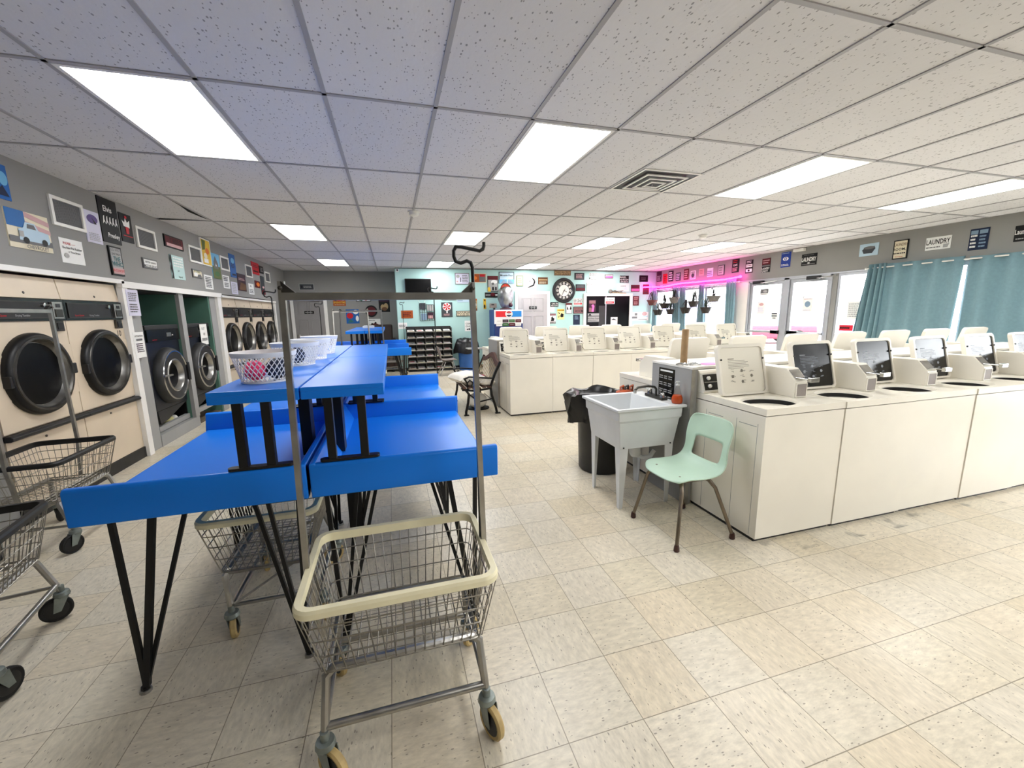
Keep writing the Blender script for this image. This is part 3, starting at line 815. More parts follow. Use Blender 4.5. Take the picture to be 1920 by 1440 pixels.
SIGNS=[
('L',4.047,4.207,2.406,2.656,'wall_poster','blue metal poster at the near end of the long row above the dryers','poster','blue',None,[('E',0.7,0.6,0.25,0.2,'sky'),('P',[(0.1,0.1),(0.9,0.1),(0.6,0.4)],'navy')]),
('L',4.11,4.522,2.07,2.354,'metal_sign','wide metal sign showing a vintage pale blue pickup before a flag','sign','cream',None,[('B',0,0.55,0.42,1,'flagblue'),('P',[(0.42,1),(1,0.85),(1,0.72),(0.42,0.86)],'rose'),('P',[(0.42,0.75),(1,0.62),(1,0.5),(0.42,0.62)],'rose'),('B',0,0.14,1,0.3,'grey'),('P',[(0.22,0.22),(0.22,0.5),(0.34,0.56),(0.4,0.72),(0.62,0.72),(0.7,0.55),(0.93,0.52),(0.95,0.3),(0.9,0.22)],'paleblue'),('P',[(0.42,0.56),(0.44,0.68),(0.6,0.68),(0.64,0.56)],'grey'),('E',0.36,0.23,0.07,0.09,'black'),('E',0.8,0.25,0.07,0.09,'black'),('B',0.22,0.3,0.32,0.46,'lgrey'),('T','CHEVROLET',0.6,0.07,0.1,'grey')]),
('L',4.62,4.9,2.013,2.224,'taped_notice','torn white taped notice headed in red,beneath the nearest louvred vent','notice','white',None,[('T','PLEASE -----',0.4,0.8,0.1,'red'),('T','Do Not Put Rubber',0.5,0.62,0.1,'black'),('T','in These Dryers',0.56,0.45,0.1,'black'),('E',0.2,0.3,0.1,0.09,'lgrey')]),
('L',4.99,5.202,2.245,2.54,'wall_poster','pale lavender poster between the nearest vent and the tall black poster','poster','lavender',None,[('E',0.5,0.75,0.35,0.14,'purple'),('P',[(0.45,0.8),(0.75,0.62),(0.6,0.6)],'black'),('L',0.1,0.06,0.9,0.32,5,'lgrey')]),
('L',5.221,5.514,2.286,2.718,'wall_poster','tall black poster with white script and a row of dancing figures','poster','black',None,[('T','Elvis',0.45,0.76,0.13,'white'),('T','Presley',0.6,0.16,0.14,'white'),('P',[(0.1,0.4),(0.16,0.58),(0.22,0.6),(0.2,0.5),(0.26,0.4),(0.19,0.46)],'white'),('P',[(0.26,0.4),(0.32,0.58),(0.38,0.6),(0.36,0.5),(0.42000000000000004,0.4),(0.35,0.46)],'white'),('P',[(0.42000000000000004,0.4),(0.48,0.58),(0.54,0.6),(0.52,0.5),(0.5800000000000001,0.4),(0.51,0.46)],'white'),('P',[(0.58,0.4),(0.64,0.58),(0.7,0.6),(0.6799999999999999,0.5),(0.74,0.4),(0.6699999999999999,0.46)],'white'),('P',[(0.74,0.4),(0.8,0.58),(0.86,0.6),(0.8400000000000001,0.5),(0.9,0.4),(0.8300000000000001,0.46)],'white')]),
('L',5.542,5.752,2.34,2.636,'wall_poster','small black poster with a white crowned hand and red stem','poster','black',None,[('P',[(0.25,0.55),(0.15,0.75),(0.35,0.68),(0.45,0.85),(0.58,0.7),(0.8,0.8),(0.75,0.52)],'white'),('P',[(0.4,0.3),(0.38,0.54),(0.68,0.54),(0.62,0.3)],'red'),('E',0.5,0.88,0.1,0.05,'red'),('B',0.1,0.2,0.9,0.23,'red')]),
('L',5.26,5.459,1.963,2.254,'metal_sign','black bordered tour poster with large teal band lettering THE WHO','sign','lgrey','black',[('T','GO WEST',0.5,0.88,0.09,'grey'),('T','LIVE THIS IS',0.5,0.74,0.07,'black'),('T','THE',0.5,0.58,0.15,'teal'),('T','WHO',0.5,0.4,0.17,'teal'),('B',0.06,0.06,0.94,0.26,'rose'),('T','IN CONCERT',0.5,0.17,0.08,'red')]),
('L',5.851,6.154,2.098,2.212,'metal_sign','small white lettered plate beneath the second louvred vent','sign','white','grey',[('T','BRITISH GRAND',0.5,0.62,0.2,'grey'),('T','MOTOR SERVICE',0.5,0.25,0.24,'grey')]),
('L',6.422,6.913,2.423,2.574,'licence_plate','maroon plate with a pale lower band above the teal board','plate','maroon','black',[('T','T VIDEO',0.55,0.62,0.4,'black'),('B',0.06,0.08,0.9,0.34,'rose')]),
('L',6.502,6.864,2.031,2.334,'wooden_sign','ragged edged pale teal wooden board lettered in black on the left wall','sign','mint',None,[('P',[(0,0.98),(-0.05,0.8),(0.02,0.6),(-0.04,0.4),(0.03,0.2),(-0.02,0),(0.12,0),(0.1,1)],'black'),('L',0.2,0.5,0.95,0.95,4,'white'),('T','Just',0.5,0.36,0.1,'black'),('T','beyond',0.6,0.1,0.11,'black')]),
('L',7.488,7.828,2.314,2.714,'wall_poster','white edged yellow and green poster overlapping the third vent','poster','yellow','white',[('P',[(0.1,0.55),(0.12,0.95),(0.5,0.93),(0.4,0.6)],'olive'),('E',0.6,0.55,0.2,0.12,'orange'),('B',0.15,0.1,0.6,0.25,'white'),('E',0.35,0.35,0.18,0.12,'cream')]),
('L',7.844,8.168,2.144,2.543,'wall_poster','green poster of a dark gabled house under a blue sky','poster','sky',None,[('B',0,0,1,0.5,'olive'),('P',[(0.2,0.4),(0.2,0.65),(0.45,0.9),(0.75,0.62),(0.75,0.4)],'grey'),('P',[(0.4,0.5),(0.45,0.62),(0.55,0.5)],'white'),('E',0.5,0.2,0.3,0.1,'green')]),
('L',7.094,7.397,2.096,2.214,'licence_plate','small cream plate below the third vent beside a paper notice','plate','cream','grey',[('E',0.3,0.4,0.2,0.25,'white'),('L',0.1,0.6,0.9,0.9,2,'olive'),('P',[(0.4,0.1),(0.9,0.15),(0.8,0.5),(0.5,0.4)],'grey')]),
('L',7.496,7.796,1.958,2.171,'paper_notice','white printed notice below the yellow poster above the black washers','notice','white',None,[('L',0.1,0.1,0.9,0.9,7,'black')]),
('L',8.642,8.928,2.232,2.639,'wall_poster','narrow deep blue poster to the right of the fourth vent','poster','blue',None,[('E',0.5,0.72,0.3,0.12,'sky'),('L',0.15,0.4,0.85,0.6,3,'navy'),('B',0.2,0.08,0.8,0.16,'navy')]),
('L',8.239,8.536,2.014,2.233,'paper_notice','white printed notice directly beneath the fourth louvred vent','notice','white',None,[('L',0.1,0.55,0.8,0.92,3,'black'),('L',0.15,0.1,0.9,0.45,3,'black')]),
('L',8.595,8.911,1.934,2.149,'paper_notice','pale lavender notice under the narrow deep blue poster','notice','lavender',None,[('L',0.15,0.1,0.85,0.9,6,'lgrey')]),
('L',8.95,9.396,2.014,2.33,'wall_poster','dark purple and brown poster left of the fifth louvred vent','poster','plum',None,[('P',[(0.05,0.05),(0.3,0.5),(0.95,0.4),(0.9,0.05)],'brown'),('L',0.1,0.6,0.9,0.75,2,'rose')]),
('L',9.882,10.38,2.407,2.652,'metal_sign','bright red sign overlapping the fifth louvred vent','sign','red',None,[('L',0.1,0.55,0.9,0.8,2,'maroon'),('B',0.15,0.2,0.85,0.3,'black')]),
('L',10.41,10.712,2.466,2.624,'metal_sign','small dark sign attached to the bright red sign','sign','black',None,[('L',0.2,0.2,0.8,0.8,3,'lgrey')]),
('L',9.98,10.34,2.132,2.275,'wall_poster','small orange picture below the bright red sign','poster','maroon',None,[('E',0.55,0.5,0.3,0.3,'orange')]),
('L',9.553,9.88,1.973,2.186,'paper_notice','white notice below the fifth vent beside the small orange picture','notice','white',None,[('P',[(0.2,0.7),(0.4,0.9),(0.6,0.7)],'lgrey'),('L',0.1,0.1,0.9,0.5,3,'black')]),
('L',10.41,10.678,2.006,2.404,'wall_poster','tall dark blue and maroon poster at the far end of the left wall','poster','slate',None,[('B',0,0,1,0.25,'maroon'),('E',0.5,0.4,0.3,0.06,'rose')]),
('P',5.423,5.641,1.551,1.831,'paper_notice','upper white instruction sheet on the post beside the tumble dryers','notice','lavender',None,[('L',0.12,0.55,0.85,0.9,5,'grey'),('L',0.12,0.12,0.85,0.48,4,'grey')]),
('P',5.421,5.616,1.094,1.376,'paper_notice','lower white sheet with bold heading on the post beside the tumble dryers','notice','white',None,[('T','ATTENTION',0.5,0.84,0.07,'black'),('B',0.2,0.66,0.8,0.74,'grey'),('L',0.15,0.2,0.85,0.58,5,'plum')]),
('B',0.193,0.264,2.626,2.706,'wall_sensor','tiny white square sensor in the top left corner of the teal wall','sensor','white',None,[('E',0.5,0.5,0.25,0.35,'black')]),
('B',0.171,0.402,1.14,1.31,'paper_notice','white paper at the left edge of the teal wall above the magazine rack','notice','white',None,[('L',0.1,0.3,0.9,0.7,2,'grey')]),
('B',0.266,0.568,1.424,1.628,'wooden_sign','rusty orange rectangular sign low at the left of the teal wall','sign','rust',None,[('L',0.15,0.2,0.85,0.8,3,'maroon')]),
('B',1.732,2.124,2.31,2.614,'framed_print','white framed print with a small figure and text,right of the television','print','lavender','grey',[('E',0.2,0.7,0.12,0.15,'lgrey'),('B',0.36,0.2,0.41,0.6,'black'),('L',0.5,0.15,0.92,0.85,5,'grey'),('E',0.15,0.25,0.06,0.08,'rose')]),
('B',2.2,2.601,2.359,2.607,'metal_sign','orange and red sign partly hidden by the chrome post','sign','rust','cream',[('B',0.5,0.1,0.95,0.9,'grey'),('B',0.55,0.65,0.9,0.9,'red'),('E',0.2,0.5,0.15,0.2,'orange')]),
('B',2.636,2.936,2.12,2.544,'framed_print','black framed print with red top and yellow corner above the soda machine','print','lgrey','black',[('B',0,0.75,1,1,'maroon'),('E',0.62,0.62,0.3,0.12,'white'),('P',[(0,0),(0.3,0),(0.2,0.3),(0,0.25)],'yellow'),('B',0.42,0.08,0.58,0.3,'black'),('B',0.7,0.08,0.85,0.3,'black'),('E',0.5,0.5,0.12,0.08,'grey')]),
('B',2.966,3.407,2.341,2.656,'framed_print','black framed blue and white landscape with bold title above the silver ornament','print','paleblue','black',[('B',0,0,1,0.35,'sky'),('P',[(0.1,0),(0.3,0.35),(0.5,0.1),(0.7,0.35),(1,0)],'steel'),('T','Moustie Days',0.5,0.68,0.2,'black'),('B',0.52,0.02,0.55,0.35,'white')]),
('B',2.553,2.962,1.956,2.096,'metal_sign','long narrow black sign with red centre left of the silver ornament','sign','black',None,[('E',0.55,0.6,0.15,0.35,'maroon'),('L',0.05,0.3,0.4,0.7,2,'lgrey'),('B',0.72,0.3,0.9,0.7,'lgrey')]),
('B',3.478,3.67,2.268,2.558,'metal_sign','pale yellow sign above the left jamb of the white panelled door','sign','paleyellow','olive',[('L',0.2,0.3,0.8,0.8,3,'tan')]),
('B',3.755,4.061,2.205,2.574,'metal_sign','white poster with a black curved figure above the white panelled door','sign','white',None,[('P',[(0.55,0.85),(0.85,0.7),(0.95,0.5),(0.8,0.2),(0.1,0),(0.3,0.15),(0.7,0.3),(0.8,0.55)],'black'),('L',0.1,0.9,0.95,0.97,1,'rose'),('E',0.4,0.55,0.04,0.05,'black')]),
('B',4.127,4.426,2.322,2.522,'metal_sign','brown sign with a pale text band left of the wall clock','sign','brown',None,[('B',0.05,0.55,0.95,0.75,'tan'),('L',0.1,0.1,0.9,0.4,2,'cream')]),
('B',4.628,5.143,2.578,2.716,'wooden_sign','tan wooden plaque with two dark lines directly above the wall clock','sign','tan','brown',[('T','TAKE ALL DAY',0.5,0.68,0.36,'black'),('T','TO DO LAUNDRY',0.5,0.28,0.36,'black')]),
('B',5.267,5.578,2.46,2.657,'metal_sign','dark grey sign with faint red lettering at the upper right of the clock','sign','slate','black',[('L',0.15,0.2,0.85,0.85,4,'rose')]),
('B',5.747,6.046,2.458,2.662,'metal_sign','white sign with black bands,second from the clock in the top row','sign','white',None,[('L',0.05,0.55,0.95,0.98,3,'black'),('B',0,0.1,0.1,0.35,'black'),('L',0.15,0.05,0.9,0.3,2,'black')]),
('B',6.26,6.536,2.508,2.62,'metal_sign','small white sign with a pink band high above the dark window','sign','white','maroon',[('B',0.08,0.12,0.92,0.6,'pink'),('L',0.1,0.65,0.9,0.85,1,'red')]),
('B',6.23,6.55,2.197,2.458,'paper_notice','white certificate sheet between two notices above the dark window','notice','white',None,[('L',0.15,0.5,0.95,0.95,4,'lgrey'),('L',0.05,0.05,0.9,0.3,2,'rose')]),
('B',6.774,7.081,2.386,2.593,'metal_sign','black sign with three rows of white lettering above the dark window','sign','black',None,[('T','RULES...',0.4,0.75,0.26,'white'),('T','NO PETS LEFT',0.5,0.42,0.2,'white'),('T','ON SEATS',0.5,0.14,0.2,'white')]),
('B',7.456,7.76,2.412,2.61,'metal_sign','plain black sign nearest the right corner at the top of the teal wall','sign','black',None,[('L',0.2,0.3,0.8,0.7,2,'grey')]),
('B',5.314,5.616,2.133,2.328,'metal_sign','dark sign with a dull red lower band just right of the clock','sign','slate','black',[('B',0.02,0.1,0.98,0.45,'maroon'),('L',0.1,0.55,0.9,0.85,2,'grey')]),
('B',5.659,6.02,2.079,2.379,'paper_notice','white notice with a red heading left above the dark window','notice','white','lgrey',[('T','ATTENTION!',0.48,0.8,0.16,'red'),('L',0.1,0.15,0.9,0.6,4,'cream')]),
('B',6.678,7.102,2.124,2.362,'paper_notice','blank looking white sheet touching the trim above the dark window','notice','white',None,[('L',0.3,0.6,0.75,0.75,1,'grey'),('L',0.2,0.2,0.9,0.5,2,'lavender')]),
('B',7.171,7.472,2.114,2.322,'metal_sign','maroon sign with a bright pink lower band near the right corner','sign','maroon',None,[('B',0.05,0.1,0.95,0.45,'pink'),('L',0.1,0.6,0.9,0.85,1,'plum')]),
('B',7.596,7.809,2.035,2.334,'metal_sign','tall maroon sign touched by the pink light in the right corner','sign','maroon',None,[('L',0.15,0.1,0.85,0.9,4,'plum')]),
('B',7.261,7.468,1.691,1.985,'metal_sign','maroon sign with white lettering to the right of the dark window','sign','maroon',None,[('L',0.15,0.55,0.85,0.92,3,'rose'),('L',0.15,0.08,0.85,0.45,3,'rose')]),
('B',7.226,7.827,1.229,1.486,'leaflet_rack','low white leaflet rack filled with papers at the right of the dark window','rack','white',None,[('B',0.18,0.6,0.33,0.9,'grey'),('E',0.75,0.8,0.15,0.25,'rose'),('B',0,0.25,0.33,0.5,'grey'),('B',0.4,0.25,0.7,0.5,'lavender'),('B',0.62,0.4,0.95,0.55,'paleblue'),('B',0.4,0.03,0.9,0.18,'lgrey')]),
('B',4.51,4.761,1.684,1.814,'metal_sign','small black sign with white lettering at the lower left of the clock','sign','black',None,[('T','CAN FIX',0.55,0.68,0.3,'white'),('T','NO SOLE',0.5,0.28,0.3,'white')]),
('B',4.497,4.636,1.526,1.686,'paper_notice','small white card beside the white panelled door below the black sign','notice','white',None,[('L',0.2,0.3,0.8,0.7,1,'lavender')]),
('B',4.472,4.676,1.193,1.486,'metal_sign','white sign with a black kneeling silhouette and brown heading by the door','sign','white',None,[('B',0,0.8,1,1,'mauve'),('P',[(0.2,0.25),(0.35,0.5),(0.25,0.55),(0.5,0.75),(0.55,0.6),(0.8,0.5),(0.7,0.25)],'black'),('B',0,0,1,0.18,'black'),('T','MAN ZONE',0.5,0.08,0.11,'white')]),
('B',4.724,4.948,1.308,1.62,'metal_sign','yellow sign with a tumbling black figure below the clock','sign','paleyellow',None,[('B',0,0.8,1,0.95,'yellow'),('T','CAUTION',0.5,0.87,0.1,'black'),('P',[(0.1,0.7),(0.4,0.6),(0.3,0.5)],'black'),('P',[(0.4,0.3),(0.55,0.6),(0.9,0.5),(0.85,0.25),(0.6,0.2)],'black'),('P',[(0.1,0.2),(0.3,0.4),(0.25,0.2)],'black')]),
('B',4.996,5.193,1.474,1.787,'metal_sign','white sign with two small black figures and maroon heading under the clock','sign','white','grey',[('B',0,0.82,1,1,'maroon'),('P',[(0.15,0.4),(0.2,0.7),(0.35,0.55),(0.4,0.35)],'black'),('P',[(0.6,0.4),(0.75,0.75),(0.9,0.5),(0.8,0.35)],'black'),('L',0.1,0.08,0.9,0.22,2,'lavender')]),
('B',5.24,5.53,1.722,1.928,'metal_sign','white sign lettered STUPID with a red lower bar beside the window trim','sign','white',None,[('T',"YOU CAN'T FIX",0.5,0.84,0.16,'black'),('T','STUPID',0.5,0.55,0.34,'black'),('B',0.05,0.08,0.95,0.32,'red'),('L',0.1,0.14,0.9,0.26,1,'white')]),
('B',5.243,5.564,1.473,1.677,'metal_sign','brown sign with dark lettering beside the window trim','sign','mauve','black',[('T','BATHROOM',0.55,0.72,0.18,'brown'),('T','ROOM',0.58,0.36,0.36,'black')]),
('B',5.242,5.457,1.144,1.444,'wall_poster','navy poster at the lower left of the dark window','poster','navy',None,[('L',0.2,0.5,0.8,0.9,4,'steel')]),
('B',1.328,1.63,1.436,1.832,'metal_sign','grey metal sign with a red and white swirled lollipop','sign','slate',None,[('E',0.5,0.7,0.38,0.27,'white'),('P',[(0.5,0.7),(0.8300000000000001,0.7),(0.8220461582790999,0.7523751095394086),(0.7985680488625879,0.8022254716158399),(0.7606974363941306,0.8471480444736241)],'red'),('P',[(0.5,0.7),(0.6641984458042699,0.9081815741425641),(0.5977726880653552,0.9292242053403261),(0.5266337879900842,0.9392170604903544),(0.4542110034657154,0.9376784329974779)],'red'),('P',[(0.5,0.7),(0.3362576588070204,0.908371500026947),(0.2776791202537949,0.877361266734273),(0.22981758223846405,0.8378013156050974),(0.194980215051287,0.7915986380925596)],'red'),('P',[(0.5,0.7),(0.17000041852991193,0.7003822366999568),(0.17783955402810475,0.6479979807070287),(0.2012084664717222,0.5981204873239401),(0.23898065506824256,0.5531541061737473)],'red'),('P',[(0.5,0.7),(0.33534586608117367,0.4920088798037333),(0.40172545836320106,0.47088933480154804),(0.4728423848838537,0.4608140926330514),(0.5452684469932997,0.4622688313679888)],'red'),('P',[(0.5,0.7),(0.6661453215626977,0.4926370440435821),(0.7243633126452929,0.5240043517610424),(0.7717658475051155,0.5638555475370477),(0.8060678821455318,0.6102696004407433)],'red'),('B',0.44,0.28,0.56,0.43,'white'),('L',0.2,0.08,0.8,0.24,2,'rose')]),
('B',1.731,2.214,1.45,1.601,'wooden_sign','long cream text plaque with a black frame on the teal wall','sign','cream','black',[('L',0.05,0.15,0.95,0.85,3,'black')]),
('B',2.12,2.323,1.598,1.924,'metal_sign','orange brown square sign with a round white emblem by the chrome post','sign','rust',None,[('B',0,0.2,1,0.85,'tan'),('E',0.55,0.5,0.36,0.3,'black'),('E',0.62,0.5,0.28,0.22,'white'),('B',0,0.02,1,0.17,'brown')]),
('B',2.506,2.579,1.642,1.922,'wall_poster','narrow yellow and black sign just right of the chrome post','poster','yellow',None,[('E',0.4,0.25,0.3,0.2,'black'),('E',0.5,0.85,0.25,0.1,'black')]),
('B',1.771,2.102,1.833,2.086,'wall_poster','grey blue picture under the chrome crossbar on the teal wall','poster','paleblue',None,[('P',[(0.35,1),(0.95,0.8),(0.9,0.3),(0.6,0.3)],'slate'),('L',0.05,0.1,0.5,0.4,2,'steel')]),
('B',1.344,1.737,1.893,2.086,'framed_print','blank white framed board under the chrome crossbar on the teal wall','print','white','grey',[('E',0.3,0.4,0.05,0.08,'lgrey'),('E',0.85,0.35,0.06,0.1,'lgrey')]),
('B',1.956,2.204,1.036,1.331,'paper_notice','tilted white paper reading CANS ONLY above the blue bin','notice','white',None,[('T','CANS',0.45,0.72,0.16,'grey'),('T','ONLY',0.45,0.46,0.16,'grey'),('E',0.3,0.18,0.08,0.06,'black'),('E',0.5,0.2,0.1,0.08,'black'),('E',0.72,0.18,0.08,0.06,'black')]),
('B',1.064,1.154,1.963,2.042,'wooden_sign','small tan scroll plaque under the right end of the television','sign','tan',None,[('L',0.2,0.3,0.8,0.7,1,'brown')]),
('D',6.272,6.606,1.748,1.94,'paper_notice','white sign with red bar hanging inside the dark office window','notice','white',None,[('T','LAUNDRY',0.5,0.65,0.22,'black'),('B',0.08,0.08,0.92,0.4,'red'),('L',0.15,0.18,0.85,0.3,1,'white')]),
('D',5.733,5.967,1.518,1.871,'wall_poster','dark pink poster of a figure in the dark office window','poster','plum',None,[('B',0.05,0.7,0.95,0.95,'mauve'),('P',[(0.4,0.0),(0.5,0.45),(0.35,0.5),(0.6,0.65),(0.8,0.5),(0.7,0)],'pink'),('B',0.05,0,0.4,0.35,'mauve')]),
('D',5.694,6.098,1.206,1.486,'paper_notice','grey lettered sign low in the dark office window','notice','lgrey','slate',[('P',[(0.05,0.7),(0.2,0.95),(0.35,0.72)],'black'),('B',0.02,0.62,0.98,0.68,'black'),('T','Fall Winter Season',0.5,0.42,0.16,'black'),('L',0.05,0.1,0.95,0.28,2,'grey')]),
('D',6.488,6.72,1.088,1.35,'paper_notice','white leaflet propped at the bottom of the dark office window','notice','white',None,[('P',[(0.05,0.65),(0.4,0.85),(0.9,0.62)],'slate'),('E',0.2,0.4,0.05,0.04,'lgrey')]),
('G',-2.348,-1.972,2.218,2.391,'metal_sign','grey plate above the grey door','sign','slate','lgrey',[('B',0.15,0.3,0.22,0.7,'black'),('L',0.3,0.3,0.9,0.7,2,'lgrey')]),
('G',-1.525,-1.196,1.788,2.157,'wall_poster','orange and yellow group poster right of the grey door','poster','rust',None,[('B',0,0.55,1,1,'yellow'),('E',0.2,0.55,0.15,0.2,'plum'),('E',0.5,0.55,0.15,0.2,'red'),('E',0.8,0.6,0.13,0.2,'white'),('T','SPRINGTIME',0.5,0.26,0.13,'yellow'),('L',0.1,0.04,0.9,0.14,1,'tan')]),
('G',-0.915,-0.522,1.905,2.157,'framed_print','white framed picture of a green and a red shape on the grey wall','print','white','black',[('P',[(0.2,0.1),(0.3,0.9),(0.45,0.95),(0.5,0.4),(0.4,0.05)],'green'),('E',0.66,0.5,0.14,0.42,'red')]),
('G',-0.316,-0.014,1.604,1.962,'wall_poster','dark poster with a tan group of figures near the teal corner','poster','black',None,[('B',0.05,0.8,0.95,0.92,'plum'),('E',0.35,0.4,0.2,0.2,'tan'),('E',0.65,0.45,0.2,0.25,'tan'),('E',0.5,0.25,0.25,0.15,'brown')]),
('G',-1.216,-0.872,1.292,1.69,'wall_poster','bright blue cartoon styled poster with a red patch on the grey wall','poster','blue',None,[('E',0.3,0.55,0.25,0.2,'red'),('E',0.75,0.8,0.2,0.15,'white'),('E',0.85,0.35,0.12,0.2,'white'),('P',[(0.1,0.05),(0.3,0.35),(0.6,0.1)],'teal')]),
('G',-0.646,-0.3,1.19,1.411,'metal_sign','white sign with a red racing car silhouette above the far table','sign','white',None,[('P',[(0.2,0.05),(0.22,0.3),(0.5,0.45),(0.7,0.4),(0.95,0.2),(0.95,0.05)],'maroon'),('E',0.33,0.35,0.08,0.12,'black'),('E',0.6,0.5,0.08,0.12,'black'),('L',0.08,0.75,0.6,0.9,1,'grey')]),
('R',11.393,11.166,2.408,2.714,'metal_sign','brown grey sign nearest the back corner above the pink light','sign','plum',None,[('L',0.1,0.1,0.9,0.6,4,'lgrey')]),
('R',11.088,10.885,2.327,2.619,'metal_sign','small red sign second from the corner above the pink light','sign','red',None,[('L',0.2,0.2,0.8,0.8,3,'maroon')]),
('R',10.825,10.61,2.374,2.678,'metal_sign','black sign with bold white rows third from the corner','sign','black',None,[('L',0.1,0.08,0.9,0.92,4,'white')]),
('R',10.49,10.28,2.367,2.598,'metal_sign','slate sign with pale rows fourth from the corner','sign','slate',None,[('L',0.12,0.1,0.9,0.9,4,'lavender')]),
('R',10.148,9.946,2.37,2.665,'metal_sign','maroon sign with pale rows fifth from the corner','sign','maroon',None,[('L',0.15,0.1,0.85,0.9,4,'rose')]),
('R',9.858,9.669,2.363,2.588,'metal_sign','white lettered sign sixth from the corner above the pink light','sign','lgrey','white',[('E',0.5,0.45,0.3,0.25,'slate'),('L',0.2,0.78,0.8,0.9,1,'slate')]),
('R',9.542,9.363,2.432,2.607,'metal_sign','dull pink sign seventh from the corner above the pink light','sign','rose',None,[('L',0.15,0.2,0.85,0.85,3,'mauve')]),
('R',9.236,9.034,2.375,2.598,'metal_sign','white and lavender striped sign eighth from the corner','sign','lavender',None,[('B',0.02,0.8,0.98,0.95,'white'),('L',0.05,0.1,0.95,0.7,3,'purple')]),
('R',8.858,8.648,2.378,2.628,'framed_print','grey print in a thin dark frame ninth from the corner','print','lgrey','slate',[('L',0.2,0.15,0.8,0.85,3,'grey')]),
('R',8.412,8.203,2.402,2.714,'metal_sign','dark sign with red and white rows left of the wash rules sign','sign','black',None,[('L',0.15,0.7,0.85,0.95,2,'red'),('T','LIVE',0.5,0.56,0.15,'white'),('L',0.1,0.08,0.9,0.4,3,'rose')]),
('R',8.005,7.804,2.353,2.646,'metal_sign','black sign with white cloud panels above the first entry door','sign','black',None,[('L',0.15,0.75,0.85,0.95,2,'white'),('B',0.1,0.45,0.95,0.68,'white'),('L',0.15,0.52,0.9,0.62,1,'black'),('B',0.1,0.08,0.95,0.32,'white'),('E',0.5,0.2,0.15,0.08,'black')]),
('R',7.553,7.344,2.326,2.626,'metal_sign','sign with maroon upper half and black lower half above the doors','sign','black',None,[('B',0,0.55,1,1,'maroon'),('L',0.12,0.62,0.9,0.92,2,'rose'),('B',0,0.42,1,0.52,'grey'),('T','LAUNDRY',0.5,0.28,0.14,'white'),('T','LADY',0.45,0.1,0.15,'white')]),
('R',7.086,6.867,2.386,2.694,'metal_sign','royal blue sign with a white eye emblem above the entry doors','sign','royal',None,[('L',0.1,0.88,0.9,0.95,1,'paleblue'),('E',0.5,0.55,0.3,0.12,'white'),('E',0.5,0.55,0.15,0.09,'royal'),('E',0.5,0.55,0.07,0.05,'white'),('L',0.08,0.08,0.92,0.22,2,'white')]),
('R',6.62,6.307,2.368,2.592,'metal_sign','black sign with white curved LAUNDRY lettering above the entry doors','sign','black',None,[('L',0.15,0.85,0.85,0.93,1,'grey'),('T','LAUNDRY',0.5,0.52,0.36,'white'),('E',0.5,0.2,0.08,0.1,'lgrey'),('B',0.08,0.1,0.92,0.12,'lgrey')]),
('R',5.54,5.242,2.41,2.614,'metal_sign','pale blue sign with a dark oval washtub above the side window','sign','paleblue',None,[('P',[(0.15,0.5),(0.25,0.2),(0.7,0.2),(0.85,0.55),(0.8,0.75),(0.3,0.72)],'slate'),('E',0.52,0.66,0.3,0.12,'grey')]),
('R',5.014,4.81,2.298,2.597,'metal_sign','cream sign reading LAUNDRY ROOM above the gathered blue curtain','sign','cream','black',[('T','LAUNDRY',0.52,0.76,0.15,'brown'),('T','ROOM,',0.45,0.5,0.16,'black'),('L',0.08,0.24,0.92,0.36,1,'black'),('L',0.2,0.1,0.8,0.15,1,'red')]),
('R',4.584,4.28,2.378,2.565,'metal_sign','white sign with bold black LAUNDRY lettering above the first curtain panel','sign','white',None,[('T','LAUNDRY',0.5,0.62,0.4,'black'),('L',0.04,0.12,0.68,0.28,1,'grey'),('P',[(0.72,0.1),(0.72,0.35),(0.96,0.4),(0.9,0.1)],'lgrey')]),
('R',4.076,3.874,2.306,2.599,'metal_sign','navy two column wash instruction sign above the gap between curtains','sign','navy',None,[('L',0.08,0.08,0.42,0.92,5,'white'),('L',0.54,0.08,0.92,0.7,4,'steel'),('B',0.06,0.74,0.44,0.92,'steel'),('B',0.52,0.74,0.94,0.92,'steel')]),
('R',3.624,3.42,2.355,2.558,'metal_sign','black sign with white script cut by the right edge of view','sign','black',None,[('T','Laundry',0.4,0.55,0.42,'white'),('L',0.1,0.1,0.8,0.22,1,'lgrey')]),
('R',5.756,5.52,1.103,1.208,'window_sign','small red sign with dark lettering on the side window','sign','redb',None,[('L',0.06,0.2,0.94,0.8,1,'black')])]

